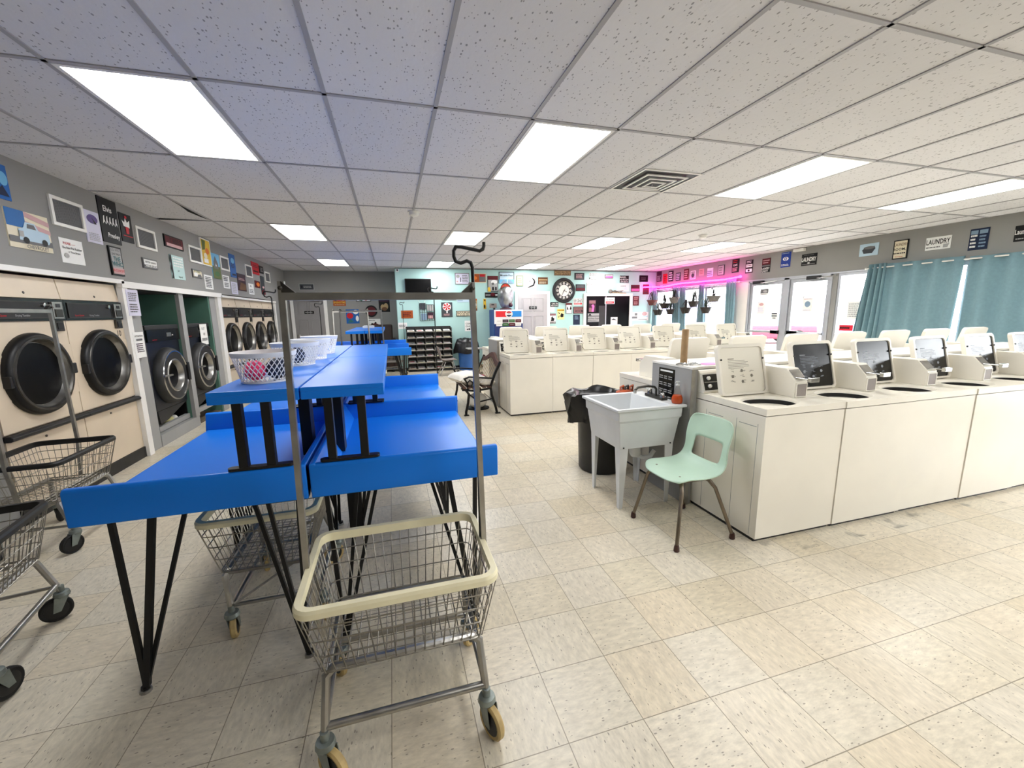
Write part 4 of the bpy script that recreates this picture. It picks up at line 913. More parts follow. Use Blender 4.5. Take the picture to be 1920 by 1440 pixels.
# ---------------------------------------------------------------- folding tables with raised shelves
def make_table(s, label, x_off=0.0, length=1.225, yf=1.80):
    """s = +1 has its open edge to the right of the seam, -1 to the left; local x runs from the seam outwards"""
    t = thing('folding_table', label, 'folding table', (-.374 + x_off, yf, 0), 0, 'blue folding tables')
    W_ = .805; LN = length
    X = lambda x: s * x
    m = MB()
    def pz(poly, a, b_, ax):   # outlines given for s=+1
        if ax == 'x':
            m.prism(poly, 'x', X(a), X(b_), 'blue')
        else:
            m.prism([(X(p[0]), p[1]) for p in poly], 'y', a, b_, 'blue')
    pz([(.0, .783), (LN, .783), (LN, .815), (.0, .815)], .01, W_ - .012, 'x')
    pz([(.0, .762), (-.004, .90), (.006, .912), (.030, .910), (.055, .86), (.066, .818), (.066, .785), (.03, .762)], .006, W_ + .012, 'x')
    pz([(LN, .785), (LN, .915), (LN - .02, .92), (LN - .034, .914), (LN - .062, .818), (LN - .062, .785)], .006, W_ - .004, 'x')
    pz([(.006, .762), (.006, .912), (.026, .916), (.036, .905), (.085, .818), (.085, .784), (.03, .762)], .0, LN, 'y')
    pz([(W_ - .03, .815), (W_ - .008, .808), (W_ + .008, .775), (W_ + .01, .764), (W_, .764), (W_ - .03, .79)], .0, LN - .0, 'y')
    m.build('tabletop', t, 50, .006)
    for fx, fy, ax_, ay in ((W_ - .11, .03, -1, 1), (.075, .03, 1, 1), (W_ - .11, LN - .14, -1, -1), (.075, LN - .14, 1, -1)):
        m = MB(); f = Vector((X(fx), fy, .025))
        for ox, oy, r in ((.02 * -ax_, .02, .013), (.11 * ax_, .04 * ay, .016 if fx > .3 else .011), (.2 * ax_, .13 * ay, .011)):
            m.tube([f + Vector((X(.006 * ax_), 0, 0)), Vector((X(fx + ox), fy + oy, .79))], r, 'blackmetal', 4, rot=PI / 4)
        m.tube([f, f + Vector((0, 0, -.012))], .016, 'blackmetal', 8); m.lathe([(.022, 0), (.02, .012), (.006, .016)], (f.x, f.y, 0), 'steel', 10)
        m.build('leg', t, 0)
    if s > 0:
        m = MB(); m.box(.01, LN - .17, .0, .10, LN - .11, .785, 'blackmetal'); m.build('centre_support', t, 0)
    # raised shelf carried on black posts
    w2 = .325; z0, z1 = 1.188, 1.238
    m = MB()
    def bx(a, y0, za, b_, y1, zb): m.box(min(X(a), X(b_)), y0, za, max(X(a), X(b_)), y1, zb, 'blue')
    bx(.003, .0, z1 - .018, w2, LN - .003, z1)
    bx(.003, .0, z0, w2, .014, z1 - .017); bx(.003, LN - .017, z0, w2, LN - .003, z1 - .017)
    bx(w2 - .014, .0135, z0, w2, LN - .0165, z1 - .017); bx(.003, .0135, z0, .017, LN - .0165, z1 - .017)
    sh = m.build('shelf', t, 0, .003)
    for py in (.02, LN - .03):
        for px, r in ((.23, .019), (.10 if s > 0 else .13, .019)):
            m = MB(); m.tube([(X(px), py, .915), (X(px), py, z0 + .03)], r * 1.2, 'blackmetal', 4, rot=PI / 4); m.build('post', sh, 0)
        m = MB(); m.prism(rr(X(.17), py, .24, .036, .016), 'z', .914, .925, 'blackmetal'); m.build('foot_plate', sh, 0)
    m = MB(); m.box(min(X(.05), X(.1)), LN * .35, .82, max(X(.05), X(.1)), LN * .42, z0 + .03, 'blackmetal'); m.build('post', sh, 0)
    return t
make_table(-1, 'left blue folding table at the near end, shelf bearing white mesh baskets')
make_table(1, 'right blue folding table at the near end, behind the cream rimmed cart')
make_table(-1, 'left blue folding table, second in its line, behind the near left one', 0, 1.225, 3.03)
make_table(1, 'right blue folding table, second in its line, behind the near right one', 0, 1.225, 3.03)
make_table(-1, 'left blue folding table in the separate pair near the far grey wall', -.11, 1.225, 8.0)
make_table(1, 'right blue folding table in the separate pair near the far grey wall', -.11, 1.225, 8.0)
make_table(-1, 'last blue folding table on the left before the far grey wall', -.11, 1.225, 9.23)
make_table(1, 'last blue folding table on the right before the far grey wall', -.11, 1.225, 9.23)

def make_basket(label, x, y, rb=.096, rt=.125, h=.132, sx=1.0):
    t = thing('mesh_basket', label, 'basket', (x, y, 1.2385), 0, 'white mesh baskets on the left shelf')
    m = MB(); n = 34
    for sgn in (1, -1):
        for q in range(n):
            pts = []
            for k in range(6):
                f = k / 5; a = 2 * PI * q / n + sgn * f * .62; r = rb + (rt - rb) * f
                pts.append((sx * r * math.cos(a), r * math.sin(a), .006 + f * (h - .02)))
            m.tube(pts, .0021, 'whitewire', 4)
    m.lathe([(rb + .003, .0), (rb + .003, .008), (rb - .004, .008), (rb - .004, 0)], (0, 0, 0), 'whitewire', 40, cap=False)
    m.build('mesh_side', t, 60)
    m = MB(); m.lathe([(rt - .003, h - .02), (rt + .001, h - .02), (rt + .006, h), (rt + .001, h), (rt - .003, h - .02)], (0, 0, 0), 'whitewire', 40, cap=False); m.build('rim', t, 40)
    m = MB(); m.lathe([(.001, .002), (rb, .002), (rb, .004), (.001, .004)], (0, 0, 0), 'whitewire', 40); m.build('bottom', t, 40)
    return t
make_basket('white mesh basket holding a pink ball, at the near shelf end', -.553, 2.06)
for lb, y in (('second white mesh basket along the left shelf, behind the one with the pink ball', 2.68), ('third white mesh basket along the left shelf', 3.0), ('last white mesh basket along the left shelf, farthest from the pink ball', 3.42)):
    make_basket(lb, -.553 + (.02 if y > 2.7 else 0), y)
def ball(name, label, cat, c, r, m_, grp=None):
    m = MB(); m.ball((0, 0, 0), r, m_, 20, rows=12)
    for k in range(60):
        a = k * 2.399; z = 1 - 2 * (k + .5) / 60; q = math.sqrt(1 - z * z)
        d = Vector((q * math.cos(a), q * math.sin(a), z)); m.tube([d * r * .96, d * r * 1.06], .004, m_, 5, r2=.002)
    tag(m.build(name, loc=c), label, cat, grp)
ball('dryer_ball', 'hot pink spiky ball in the nearest white mesh basket', 'ball', (-.585, 2.02, 1.2385 + .052), .043, 'pinkball')
ball('dryer_ball', 'dark navy spiky ball beside the pink ball', 'ball', (-.505, 2.05, 1.2385 + .054), .045, 'navyball')
ball('dryer_ball', 'dark navy ball inside the second white mesh basket', 'ball', (-.55, 2.68, 1.2385 + .055), .046, 'navyball')

# ---------------------------------------------------------------- laundry carts
def rrect_path(w, d, r, n=5):
    return rr(0, 0, w, d, r, n)
def make_cart(label, loc, rz, rim='rimcream', rack=True, pole=None, pole_top=1.775, swivel=(.5, 2.6, .2, 1.2), group='wire laundry carts'):
    t = thing('laundry_cart', label, 'laundry cart', (loc[0], loc[1], 0), rz, group)
    zt, zb = .600, .355
    ht, hb = (.318, .240), (.272, .190)
    m = MB()
    def side(f):   # half sizes at height fraction f from the bottom
        return hb[0] + (ht[0] - hb[0]) * f, hb[1] + (ht[1] - hb[1]) * f
    for f, r in ((0, .0034), (.30, .0026), (.58, .0026), (.82, .0026)):
        a, b_ = side(f)
        m.tube([(x, y, zb + (zt - zb) * f) for x, y in rr(0, 0, 2 * a, 2 * b_, .03, 3)], r, 'wire', 5, True)
    nx, ny = 17, 12
    for i in range(nx):
        u = -1 + 2 * i / (nx - 1)
        m.tube([(u * .95 * ht[0], -ht[1], zt), (u * .95 * hb[0], -hb[1], zb), (u * .95 * hb[0], hb[1], zb), (u * .95 * ht[0], ht[1], zt)], .0019, 'wire', 4)
    for i in range(ny):
        u = -1 + 2 * i / (ny - 1)
        m.tube([(-ht[0], u * .95 * ht[1], zt), (-hb[0], u * .95 * hb[1], zb), (hb[0], u * .95 * hb[1], zb), (ht[0], u * .95 * ht[1], zt)], .0019, 'wire', 4)
    m.build('wire_basket', t, 0)
    m = MB(); out = rr(0, 0, 2 * ht[0] + .028, 2 * ht[1] + .028, .06, 6); inn = rr(0, 0, 2 * ht[0] - .022, 2 * ht[1] - .022, .042, 6)
    top, bot = .632, .597
    for (A, za), (B_, zb_) in (((out, bot + .006), (out, top - .01)), ((out, top - .01), ([(p[0] * .985, p[1] * .98) for p in out], top)), (([(p[0] * .985, p[1] * .98) for p in out], top), (inn, top)), ((inn, top), (inn, bot)), ((inn, bot), (out, bot + .006))):
        b = len(m.v); n = len(A); k = m.mi(rim)
        m.v += [Vector((p[0], p[1], za)) for p in A] + [Vector((p[0], p[1], zb_)) for p in B_]
        for i in range(n): m.f.append(((b + i, b + (i + 1) % n, b + n + (i + 1) % n, b + n + i), k))
    m.build('rim', t, 60, .007)
    m = MB()
    CY = {-1: -.235, 1: .165}
    for sy in (-1, 1):
        m.tube([(-.272, CY[sy], .15), (-.262, sy * .175, .33), (-.24, sy * .165, .348), (.24, sy * .165, .348), (.262, sy * .175, .33), (.272, CY[sy], .15)], .014, 'steel', 8)
        m.tube([(-.27, CY[sy] + .012 * -sy, .185), (.27, CY[sy] + .012 * -sy, .185)], .0135, 'steel', 10)
    for sx in (-1, 1):
        m.tube([(sx * .27, -.22, .18), (sx * .27, .15, .18)], .009, 'steel', 8)
        m.tube([(sx * .255, -.17, .34), (sx * .255, .17, .34)], .009, 'steel', 8)
        m.tube([(sx * .20, -.168, .345), (sx * .27, .15, .185)], .006, 'steel', 6)
    m.build('frame', t, 40)
    for q, (sx, sy) in enumerate(((1, -1), (-1, -1), (-1, 1), (1, 1))):
        m = MB(); a = swivel[q]; cx, cy = sx * .272, -.235 if sy < 0 else .165
        dx_, dy_ = math.cos(a), math.sin(a)
        m.lathe([(.014, .18), (.014, .15), (.029, .147), (.033, .13), (.027, .12), (.001, .12)], (cx, cy, 0), 'galv', 14)
        ax = Vector((cx + dx_ * .028, cy + dy_ * .028, .0625)); sd = Vector((-dy_, dx_, 0))
        for w in (-1, 1):
            p0 = Vector((cx, cy, .128)) + sd * (.02 * w); fw = Vector((dx_, dy_, 0))
            b = len(m.v); k = m.mi('galv')
            th = sd * (.003 * w)
            ol = [p0 - fw * .024, p0 + fw * .03, ax + sd * (.02 * w) + fw * .014 + Vector((0, 0, -.01)), ax + sd * (.02 * w) - fw * .014 + Vector((0, 0, -.01))]
            m.v += ol + [p + th for p in ol]
            for f in ((0, 1, 2, 3), (7, 6, 5, 4), (0, 4, 5, 1), (1, 5, 6, 2), (2, 6, 7, 3), (3, 7, 4, 0)): m.f.append((tuple(b + i for i in f), k))
        ca = m.build('caster', t, 40)
        m = MB(); st = 0
        m.lathe([(.012, -.016), (.045, -.013), (.045, .013), (.012, .016)], (0, 0, 0), 'blackplastic', 20, 'x')
        m.lathe([(.045, -.012), (.056, -.014), (.0625, -.008), (.0625, .008), (.056, .014), (.045, .012)], (0, 0, 0), 'tyre' if rim == 'rimcream' else 'rubber', 24, 'x', False)
        m.xf(Matrix.Translation(ax) @ Matrix.Rotation(a - PI / 2, 4, 'Z')); m.build('wheel', ca, 40)
    if rack:
        m = MB()
        for sx in (-1, 1):
            m.sq((sx * .288, 0, .345), (sx * .325, 0, .62), .019, 'steel'); m.sq((sx * .325, 0, .615), (sx * .308, 0, 1.632), .0195, 'steel')
            m.prism([(sx * .308, 1.575), (sx * .245, 1.575), (sx * .308, 1.632)], 'y', -.011, .011, 'darksteel')
            m.lathe([(.007, 0), (.007, -.012), (.001, -.014)], (sx * .309, -.009, 1.61), 'darksteel', 8, 'y')
        m.box(-.312, -.012, 1.572, .312, .012, 1.596, 'steel'); m.build('hanging_rack', t, 0)
    if pole:
        m = MB(); x = pole * .316; z = pole_top - 1.775; s = -1
        P = [(x, .016, .56), (x, .016, 1.685 + z), (x - .006, .016, 1.703 + z), (x - .02, .016, 1.708 + z), (x - .042, .016, 1.700 + z), (x - .060, .016, 1.706 + z), (x - .066, .016, 1.722 + z), (x - .066, .016, 1.742 + z), (x - .058, .016, 1.756 + z), (x - .04, .016, 1.756 + z), (x + .028, .016, 1.744 + z), (x + .04, .016, 1.750 + z), (x + .044, .016, 1.762 + z), (x + .044, .016, 1.775 + z)]
        if not rack: P = [(pole * .27, .016, .35), (pole * .315, .016, .56)] + P[1:]
        m.tube(P, .0062, 'blackmetal', 8); m.build('hook_pole', t, 60)
    return t
make_cart('wire laundry cart with cream rim and chrome rack in front of the tables', (-.022, 1.497), .0, pole=1, swivel=(-1.15, -.75, 2.2, .9))
make_cart('wire laundry cart with cream rim parked beneath the left near folding table', (-.645, 2.31), PI / 2, rack=False, swivel=(2.2, .6, .2, .4))
make_cart('wire laundry cart with black rim and chrome rack before the tumble dryers', (-2.345, 3.50), PI / 2 + .03, 'blackplastic', swivel=(2.6, 2.6, .5, .3))
make_cart('wire laundry cart with black rim cut off by the left picture edge', (-1.89, 2.16), PI / 2 + .20, 'blackplastic', swivel=(2.0, 5.9, .4, -.5))
make_cart('chrome rack cart standing behind the second pair of folding tables', (-.455, 6.98), 0)
make_cart('chrome rack cart turned askew behind the other chrome rack cart', (-.66, 7.6), .55)
make_cart('hook pole cart behind the tables, its pole crossing the teal wall', (.205, 5.2), 0, rack=False, pole=1, pole_top=1.858)
make_cart('hook pole cart whose pole crosses the far grey door', (-1.36, 6.95), 0, rack=False, pole=1, pole_top=1.73)
make_cart('hook pole cart whose pole stands before the far tumble dryers', (-.83, 4.72), 0, rack=False, pole=-1, pole_top=1.79)
make_cart('hook pole cart near the magazine rack behind the far tables', (-.02, 10.85), 0, rack=False, pole=1, pole_top=1.84)

# ---------------------------------------------------------------- utility sink, chair, bin and small things beside it
t = thing('utility_sink', 'white plastic utility sink on four tapered legs beside the mint chair', 'sink', (1.835, 2.865, 0))
m = MB(); L_ = (.295, .29)
def rect3(hx, hy, z, yo=0): return [(-hx, -hy + yo, z), (hx, -hy + yo, z), (hx, hy + yo, z), (-hx, hy + yo, z)]
loops = [rect3(.235, .235, .485), rect3(.262, .262, .705), rect3(.272, .272, .712), rect3(.276, .276, .79), rect3(.3, .295, .79), rect3(.3, .295, .812), rect3(.268, .262, .812)]
b = len(m.v); k = m.mi('sink')
inner = [[(-.272, -.265, .812), (.17, -.265, .812), (.17, .265, .812), (-.272, .265, .812)], [(-.225, -.22, .56), (.12, -.22, .56), (.12, .22, .56), (-.225, .22, .56)]]
seq = loops[:6] + inner
for lp in seq: m.v += [Vector(p) for p in lp]
for i in range(len(seq) - 1):
    for j in range(4):
        m.f.append(((b + i * 4 + j, b + i * 4 + (j + 1) % 4, b + i * 4 + 4 + (j + 1) % 4, b + i * 4 + 4 + j), k))
m.f.append((tuple(b + j for j in (3, 2, 1, 0)), k)); e = b + (len(seq) - 1) * 4; m.f.append((tuple(e + j for j in range(4)), k))
m.build('basin', t, 25, .012)
for sx in (-1, 1):
    for sy in (-1, 1):
        m = MB(); ax, ay = sx * .236, sy * .234; bx, by = sx * .222, sy * .222
        b = len(m.v); k = m.mi('sink')
        for (cx, cy, w, z) in ((ax, ay, .075, .515), (bx, by, .03, 0)):
            for q in ((0, 0), (-sx * w, 0), (-sx * w, -sy * .006), (-sx * .006, -sy * .006), (-sx * .006, -sy * w), (0, -sy * w)): m.v.append(Vector((cx + q[0], cy + q[1], z)))
        for i in range(6): m.f.append(((b + i, b + (i + 1) % 6, b + 6 + (i + 1) % 6, b + 6 + i), k))
        m.f.append((tuple(b + i for i in range(6)), k)); m.f.append((tuple(b + 6 + i for i in range(6)), k))
        m.lathe([(.006, 0), (.006, -.006), (.001, -.007)], (ax - sx * .03, ay + sy * .001 - (.0 if sy < 0 else 0), .5), 'blackplastic', 8, 'y')
        m.build('leg', t, 0)
m = MB(); m.box(.20, -.115, .812, .255, .115, .835, 'darksteel')
for y in (-.085, .085):
    m.lathe([(.022, .835), (.018, .868), (.012, .875), (.001, .876)], (.228, y, 0), 'chrome', 12); m.tube([(.228, y, .872), (.185, y + (.03 if y > 0 else -.03), .885)], .008, 'chrome', 8)
m.tube([(.228, 0, .835), (.228, 0, .885), (.21, 0, .905), (.15, .0, .915), (.07, .02, .905), (.045, .025, .885)], .0095, 'darksteel', 10); m.lathe([(.012, 0), (.012, -.03), (.001, -.03)], (.045, .025, .888), 'chrome', 10)
m.build('faucet', t, 40)
m = MB(); m.lathe([(.03, .485), (.03, .44), (.045, .44), (.05, .36), (.035, .33), (.001, .33)], (.05, .0, 0), 'sink', 14); m.tube([(.05, 0, .345), (.12, 0, .31), (.2, 0, .31), (.235, 0, .36)], .018, 'sink', 8); m.build('drain_trap', t, 40)

t = thing('soap_bottle', 'clear pump bottle half filled with orange soap on the sink corner', 'soap bottle', (2.085, 2.63, .813))
m = MB(); m.lathe([(.001, .0), (.038, .002), (.043, .02), (.041, .045), (.03, .075), (.018, .115), (.014, .13), (.014, .14)], (0, 0, 0), glassy('clear_plastic', (.86, .84, .82), rough=.05), 20, cap=False); m.build('bottle', t, 60)
m = MB(); m.lathe([(.001, .003), (.036, .004), (.041, .02), (.039, .046), (.031, .066), (.001, .067)], (0, 0, 0), mat('orange_soap', '#d8541a', .15, 0, .03, 8), 20); m.build('soap', t, 60)
m = MB(); m.lathe([(.016, .138), (.016, .15), (.006, .152), (.006, .165), (.014, .168), (.014, .175), (.001, .176)], (0, 0, 0), 'clear', 12); m.tube([(0, 0, .171), (-.03, -.01, .167)], .005, 'clear', 6); m.build('pump', t, 50)

t = thing('shell_chair', 'mint green plastic shell chair with brown metal legs', 'chair', (1.87, 2.265, 0), -PI / 2 + .03)
# local: sitter faces -y, width along x
m = MB(); k = m.mi('mint')
prof = [(-.214, .428, .176), (-.19, .440, .196), (-.12, .440, .210), (-.02, .428, .213), (.08, .428, .211), (.145, .445, .205), (.185, .49, .2), (.212, .555, .192), (.232, .63, .196), (.252, .70, .2), (.270, .762, .192), (.277, .785, .16)]
nx = 13; rows = []
b = len(m.v)
for y, z, hw in prof:
    for i in range(nx):
        u = -1 + 2 * i / (nx - 1)
        back = max(0, min(1, (z - .47) / .15)); c = abs(u) ** 2.5
        m.v.append(Vector((u * hw, y - c * (.045 * back) + (.05 * u ** 4 if y < -.2 else .03 * u ** 4 if y < -.18 else 0), z + c * (.02 * (1 - back)) * (0 if y < -.18 else 1))))
hole = set()
for r in range(len(prof) - 1):
    for i in range(nx - 1):
        if 6 <= r <= 7 and 2 <= i <= nx - 4: continue
        m.f.append(((b + r * nx + i, b + r * nx + i + 1, b + (r + 1) * nx + i + 1, b + (r + 1) * nx + i), k))
o = m.build('shell', t, 70)
sb = o.modifiers.new('soft', 'SUBSURF'); sb.levels = 2; sb.render_levels = 2
sm = o.modifiers.new('thick', 'SOLIDIFY'); sm.thickness = .008; sm.offset = 0
m = MB()
for x, y in ((-.12, -.12), (.12, -.12), (-.12, .07), (.12, .07)): m.lathe([(.008, .0), (.008, .005), (.001, .007)], (x, y, .430 if y > 0 else .442), 'brownmetal', 8)
m.build('rivets', o)
m = MB(); m.tube([(-.13, -.14, .415), (-.13, .09, .41)], .011, 'brownmetal', 8); m.tube([(.13, -.14, .415), (.13, .09, .41)], .011, 'brownmetal', 8); m.tube([(-.13, -.02, .412), (.13, -.02, .412)], .01, 'brownmetal', 8); m.build('seat_frame', t, 40)
for sx in (-1, 1):
    for y0, y1 in ((-.12, -.215), (.07, .235)):
        m = MB(); m.tube([(sx * .10, y0, .415), (sx * .15, y0 + (y1 - y0) * .1, .41), (sx * .178, y0 + (y1 - y0) * .3, .36), (sx * .235, y1, .03)], .012, 'brownmetal', 10); lg = m.build('leg', t, 50)
        m = MB(); m.lathe([(.014, 0), (.019, .006), (.017, .03), (.013, .045)], (sx * .236, y1, 0), mat('foot_cap', '#3d2119', .5), 12); m.build('foot_cap', lg)

t = thing('trash_can', 'tall black trash can lined with a black bag behind the sink', 'trash can', (1.905, 3.48, 0))
m = MB(); m.lathe([(.20, 0), (.215, .02), (.235, .70), (.24, .72)], (0, 0, 0), 'blackplastic', 30); m.build('bin', t, 40)
m = MB(); rnd = random.Random(5); n = 40; b = len(m.v); k = m.mi('bagblack')
pf = [(.205, .66), (.245, .74), (.275, .765), (.29, .74), (.285, .66), (.27, .58), (.262, .53)]
for j, (r, z) in enumerate(pf):
    for q in range(n):
        a = 2 * PI * q / n; w = 1 + (.035 + .02 * j) * math.sin(a * 9 + j * .9) * (j > 0) + .03 * math.sin(a * 17 + j * 2.1)
        ex = 1 + .16 * max(0, math.cos(a - 2.7)) * (j >= 2)
        m.v.append(Vector((r * w * ex * math.cos(a), r * w * ex * math.sin(a), z + .018 * math.sin(a * 5 + j) - (.05 * (1 + math.sin(a * 3)) if j == 6 else 0))))
for j in range(len(pf) - 1):
    for q in range(n): m.f.append(((b + j * n + q, b + j * n + (q + 1) % n, b + (j + 1) * n + (q + 1) % n, b + (j + 1) * n + q), k))
m.build('bag', t, 70)
m = MB()
for a in range(3): m.tube([(-.05 + a * .05, -.02, 0), (-.04 + a * .05, 0, .05), (-.01 + a * .05, .0, .06), (.0 + a * .05, .02, .0)], .008, mat('orange_bag', '#a8481c', .5, 0, .2, 30) if a != 1 else 'brownleather', 6)
m.ball((0, 0, .0), .07, mat('orange_bag', '#a8481c', .5, 0, .2, 30), 12, (1.2, .8, .4)); m.xf(Matrix.Translation((2.05, 3.33, .775)))
tag(m.build('shopping_bag', smooth=60), 'crumpled orange and brown bag lying on the black bagged can', 'bag')

m = MB(); m.tube([(0, 0, 0), (.004, 0, .275)], .026, 'wood', 14); m.tube([(.004, 0, .272), (.004, 0, .276)], .018, 'wood', 14)
tag(m.build('wooden_post', loc=(2.222, 2.75, 1.0985), smooth=50), 'tan wooden post standing on the grey bulkhead', 'post')
m = MB(); rnd = random.Random(2)
for q in range(7):
    a = q * .9; m.tube([(.02 * math.cos(a), .02 * math.sin(a), .004), (.06 * math.cos(a), .05 * math.sin(a), .012 + .006 * rnd.random()), (.1 * math.cos(a + .2), .055 * math.sin(a), .004)], .006, 'silver', 5)
tag(m.build('foil_scraps', loc=(2.23, 2.70, 1.0985), smooth=50), 'crumpled silver foil around the foot of the wooden post', 'foil')
m = MB(); m.box(0, 0, 0, .16, .11, .003, 'pinkpaper'); tag(m.build('pink_flyer', smooth=0, loc=(2.33, 2.62, 1.0985)), 'pink paper lying on the bulkhead behind the pale washer lid', 'flyer')

# ---------------------------------------------------------------- bench with pillows
t = thing('park_bench', 'cast iron bench with slatted camel back, against the end washer', 'bench', (0, 0, 0))
for nm, y in (('end_frame', 5.985), ('end_frame', 7.10)):
    m = MB()
    m.tube([(1.0, y, .0), (1.0, y, .06), (1.035, y, .2), (1.05, y, .33), (1.0, y, .40), (.94, y, .43)], .02, 'castiron', 6)
    m.tube([(1.48, y, .0), (1.46, y, .1), (1.40, y, .3), (1.385, y, .42), (1.45, y, .6), (1.545, y, .80)], .02, 'castiron', 6)
    m.tube([(.95, y, .40), (1.15, y, .375), (1.385, y, .40)], .017, 'castiron', 6)
    m.tube([(1.05, y, .33), (1.2, y, .2), (1.42, y, .24)], .011, 'castiron', 6)
    m.tube([(1.04, y, .38), (1.03, y, .5), (.99, y, .565), (1.06, y, .59), (1.2, y, .575), (1.43, y, .55)], .014, 'castiron', 6)
    m.tube([(1.03, y, .5), (1.07, y, .54), (1.12, y, .5), (1.09, y, .44)], .01, 'castiron', 6)
    m.box(.97, y - .025, 0, 1.04, y + .025, .015, 'castiron'); m.box(1.45, y - .025, 0, 1.53, y + .025, .015, 'castiron')
    m.build(nm, t, 60)
for q in range(6):
    x = .955 + q * .075; m = MB(); m.box(x, 5.96, .415 - (.012 if 1 < q < 4 else 0), x + .055, 7.13, .435 - (.012 if 1 < q < 4 else 0), 'darkwood'); m.build('seat_slat', t, 0, .004)
m = MB(); n = 16; b = len(m.v); k = m.mi('darkwood')
for i in range(n + 1):
    y = 5.99 + 1.1 * i / n; u = (i / n - .5) * 2; h = .775 + .12 * math.exp(-(u * 1.9) ** 2)
    for x, z in ((1.505, h - .075), (1.535, h - .075), (1.565, h), (1.53, h)): m.v.append(Vector((x + (h - .8) * .3, y, z)))
for i in range(n):
    for q in range(4): m.f.append(((b + i * 4 + q, b + i * 4 + (q + 1) % 4, b + i * 4 + 4 + (q + 1) % 4, b + i * 4 + 4 + q), k))
m.build('top_rail', t, 50)
m = MB(); m.box(1.395, 6.0, .47, 1.425, 7.09, .52, 'darkwood'); m.build('lower_rail', t, 0, .004)
for i in range(11):
    y = 6.05 + 1.0 * i / 10; u = (i / 10 - .5) * 2; h = .71 + .11 * math.exp(-(u * 1.9) ** 2)
    m = MB(); hx = (h - .5) * .44; m.prism([(1.409, .50), (1.414, .50), (1.414 + hx, h), (1.409 + hx, h)], 'y', y - .009, y + .009, 'slatwood'); m.build('back_slat', t, 0)
def pillow(label, c, s, col, rz=0, tilt=0, dots=None):
    m = MB(); n = 14; b = len(m.v); k = m.mi(col)
    for top in (1, -1):
        for i in range(n + 1):
            for j in range(n + 1):
                u, v = -1 + 2 * i / n, -1 + 2 * j / n
                e = max(0, (1 - u ** 4) * (1 - v ** 4)) ** .55; pin = 1 - .10 * (1 - abs(u * v)) * (abs(u) ** 4 + abs(v) ** 4) / 2
                m.v.append(Vector((u * s[0] * pin, v * s[1] * pin, top * s[2] * e)))
    for tt in range(2):
        o = b + tt * (n + 1) ** 2
        for i in range(n):
            for j in range(n): m.f.append(((o + i * (n + 1) + j, o + (i + 1) * (n + 1) + j, o + (i + 1) * (n + 1) + j + 1, o + i * (n + 1) + j + 1), k))
    if dots:
        for u, v, cc in dots:
            z = s[2] * ((1 - u ** 4) * (1 - v ** 4)) ** .55
            m.ball((u * s[0], v * s[1], z - .006), .03, cc, 8, (1.3, 1, .4), 5)
    m.xf(Matrix.Translation(c) @ Matrix.Rotation(rz, 4, 'Z') @ Matrix.Rotation(tilt, 4, 'Y'))
    return tag(m.build('pillow', smooth=80), label, 'pillow')
pillow('plain white pillow lying on top of the floral one on the bench', (1.06, 6.40, .54), (.20, .25, .072), 'pillow', .3, -.10)
fl = mat('floral_cloth', '#cfc9bd', .85, 0, .25, 14)
pillow('floral pillow with red blooms on the bench seat, beneath the white one', (1.17, 6.2, .512), (.20, .2, .07), fl, 0, .0, [(-.6, -.6, 'carred'), (.2, -.75, 'leaf'), (-.2, .2, 'carred'), (.5, -.3, 'lav'), (.75, .3, 'carred')])
pillow('second floral pillow at the back of the bench seat', (1.35, 6.05, .49), (.12, .06, .05), fl, 0, 0, [(.3, 0, 'carred'), (-.4, .2, 'leaf')])
m = MB(); m.ball((0, 0, .13), .16, 'pillow', 16, (1, 1.1, .8)); m.lathe([(.19, 0), (.19, .012), (.16, .02)], (0, 0, 0), 'castiron', 20); tag(m.build('cloth_sack', loc=(1.27, 6.45, 0), smooth=60), 'pale rounded sack on a dark base beneath the bench', 'sack')

# ---------------------------------------------------------------- back of the room
t = thing('magazine_rack', 'tall grey magazine rack with five columns against the teal wall', 'magazine rack', (.37, 11.2, 0))
m = MB()
for i in range(6): m.box(i * .236 - .006, 0, .03, i * .236 + .006, .24, 1.16, 'darksteel')
m.box(-.006, .22, 0, 1.186, .24, 1.2, 'charcoal'); m.box(-.006, 0, 0, 1.186, .24, .03, 'charcoal'); m.build('rack_frame', t, 0)
for r in range(7):
    z = .06 + r * .165
    m = MB(); m.prism([(0, z), (.23, z + .03), (.23, z + .037), (0, z + .007)], 'x', 0, 1.18, 'darksteel'); m.prism([(-.004, z), (.002, z), (.002, z + .022), (-.004, z + .022)], 'x', 0, 1.18, 'steel'); m.build('shelf', t, 0)
rown = ['bottom', 'second lowest', 'third lowest', 'middle', 'third highest', 'second highest', 'top']
coln = ['far left', 'second', 'middle', 'fourth', 'far right']
mags = []
mcol = ['tan', 'rose', 'white', 'paleyellow', 'lgrey']
for c in range(5):
    m = MB(); m.prism([(.012, .012), (.20, .045), (.20, .062), (.012, .03)], 'x', .02, .2, ink(mcol[c])); m.prism([(.012, .0305), (.20, .0625), (.20, .064), (.012, .032)], 'x', .02, .2, 'paper')
    m.prism([(.05, .0385), (.12, .0505), (.12, .0512), (.05, .0392)], 'x', .05, .16, ink(('brown', 'red', 'rose', 'olive', 'slate')[c]))
    mags.append(m.build('magazine', smooth=0, loc=(.37 + c * .236, 11.2, .06 + 6 * .165)))
    tag(mags[-1], 'magazine in the top tier of the rack, %s column' % coln[c], 'magazine', 'magazines in the rack')
for r in range(6):
    for c in range(5):
        dup(mags[(c * 2 + r) % 5], 'magazine in the %s tier of the rack, %s column' % (rown[r], coln[c]), (.37 + c * .236, 11.2, .06 + r * .165))

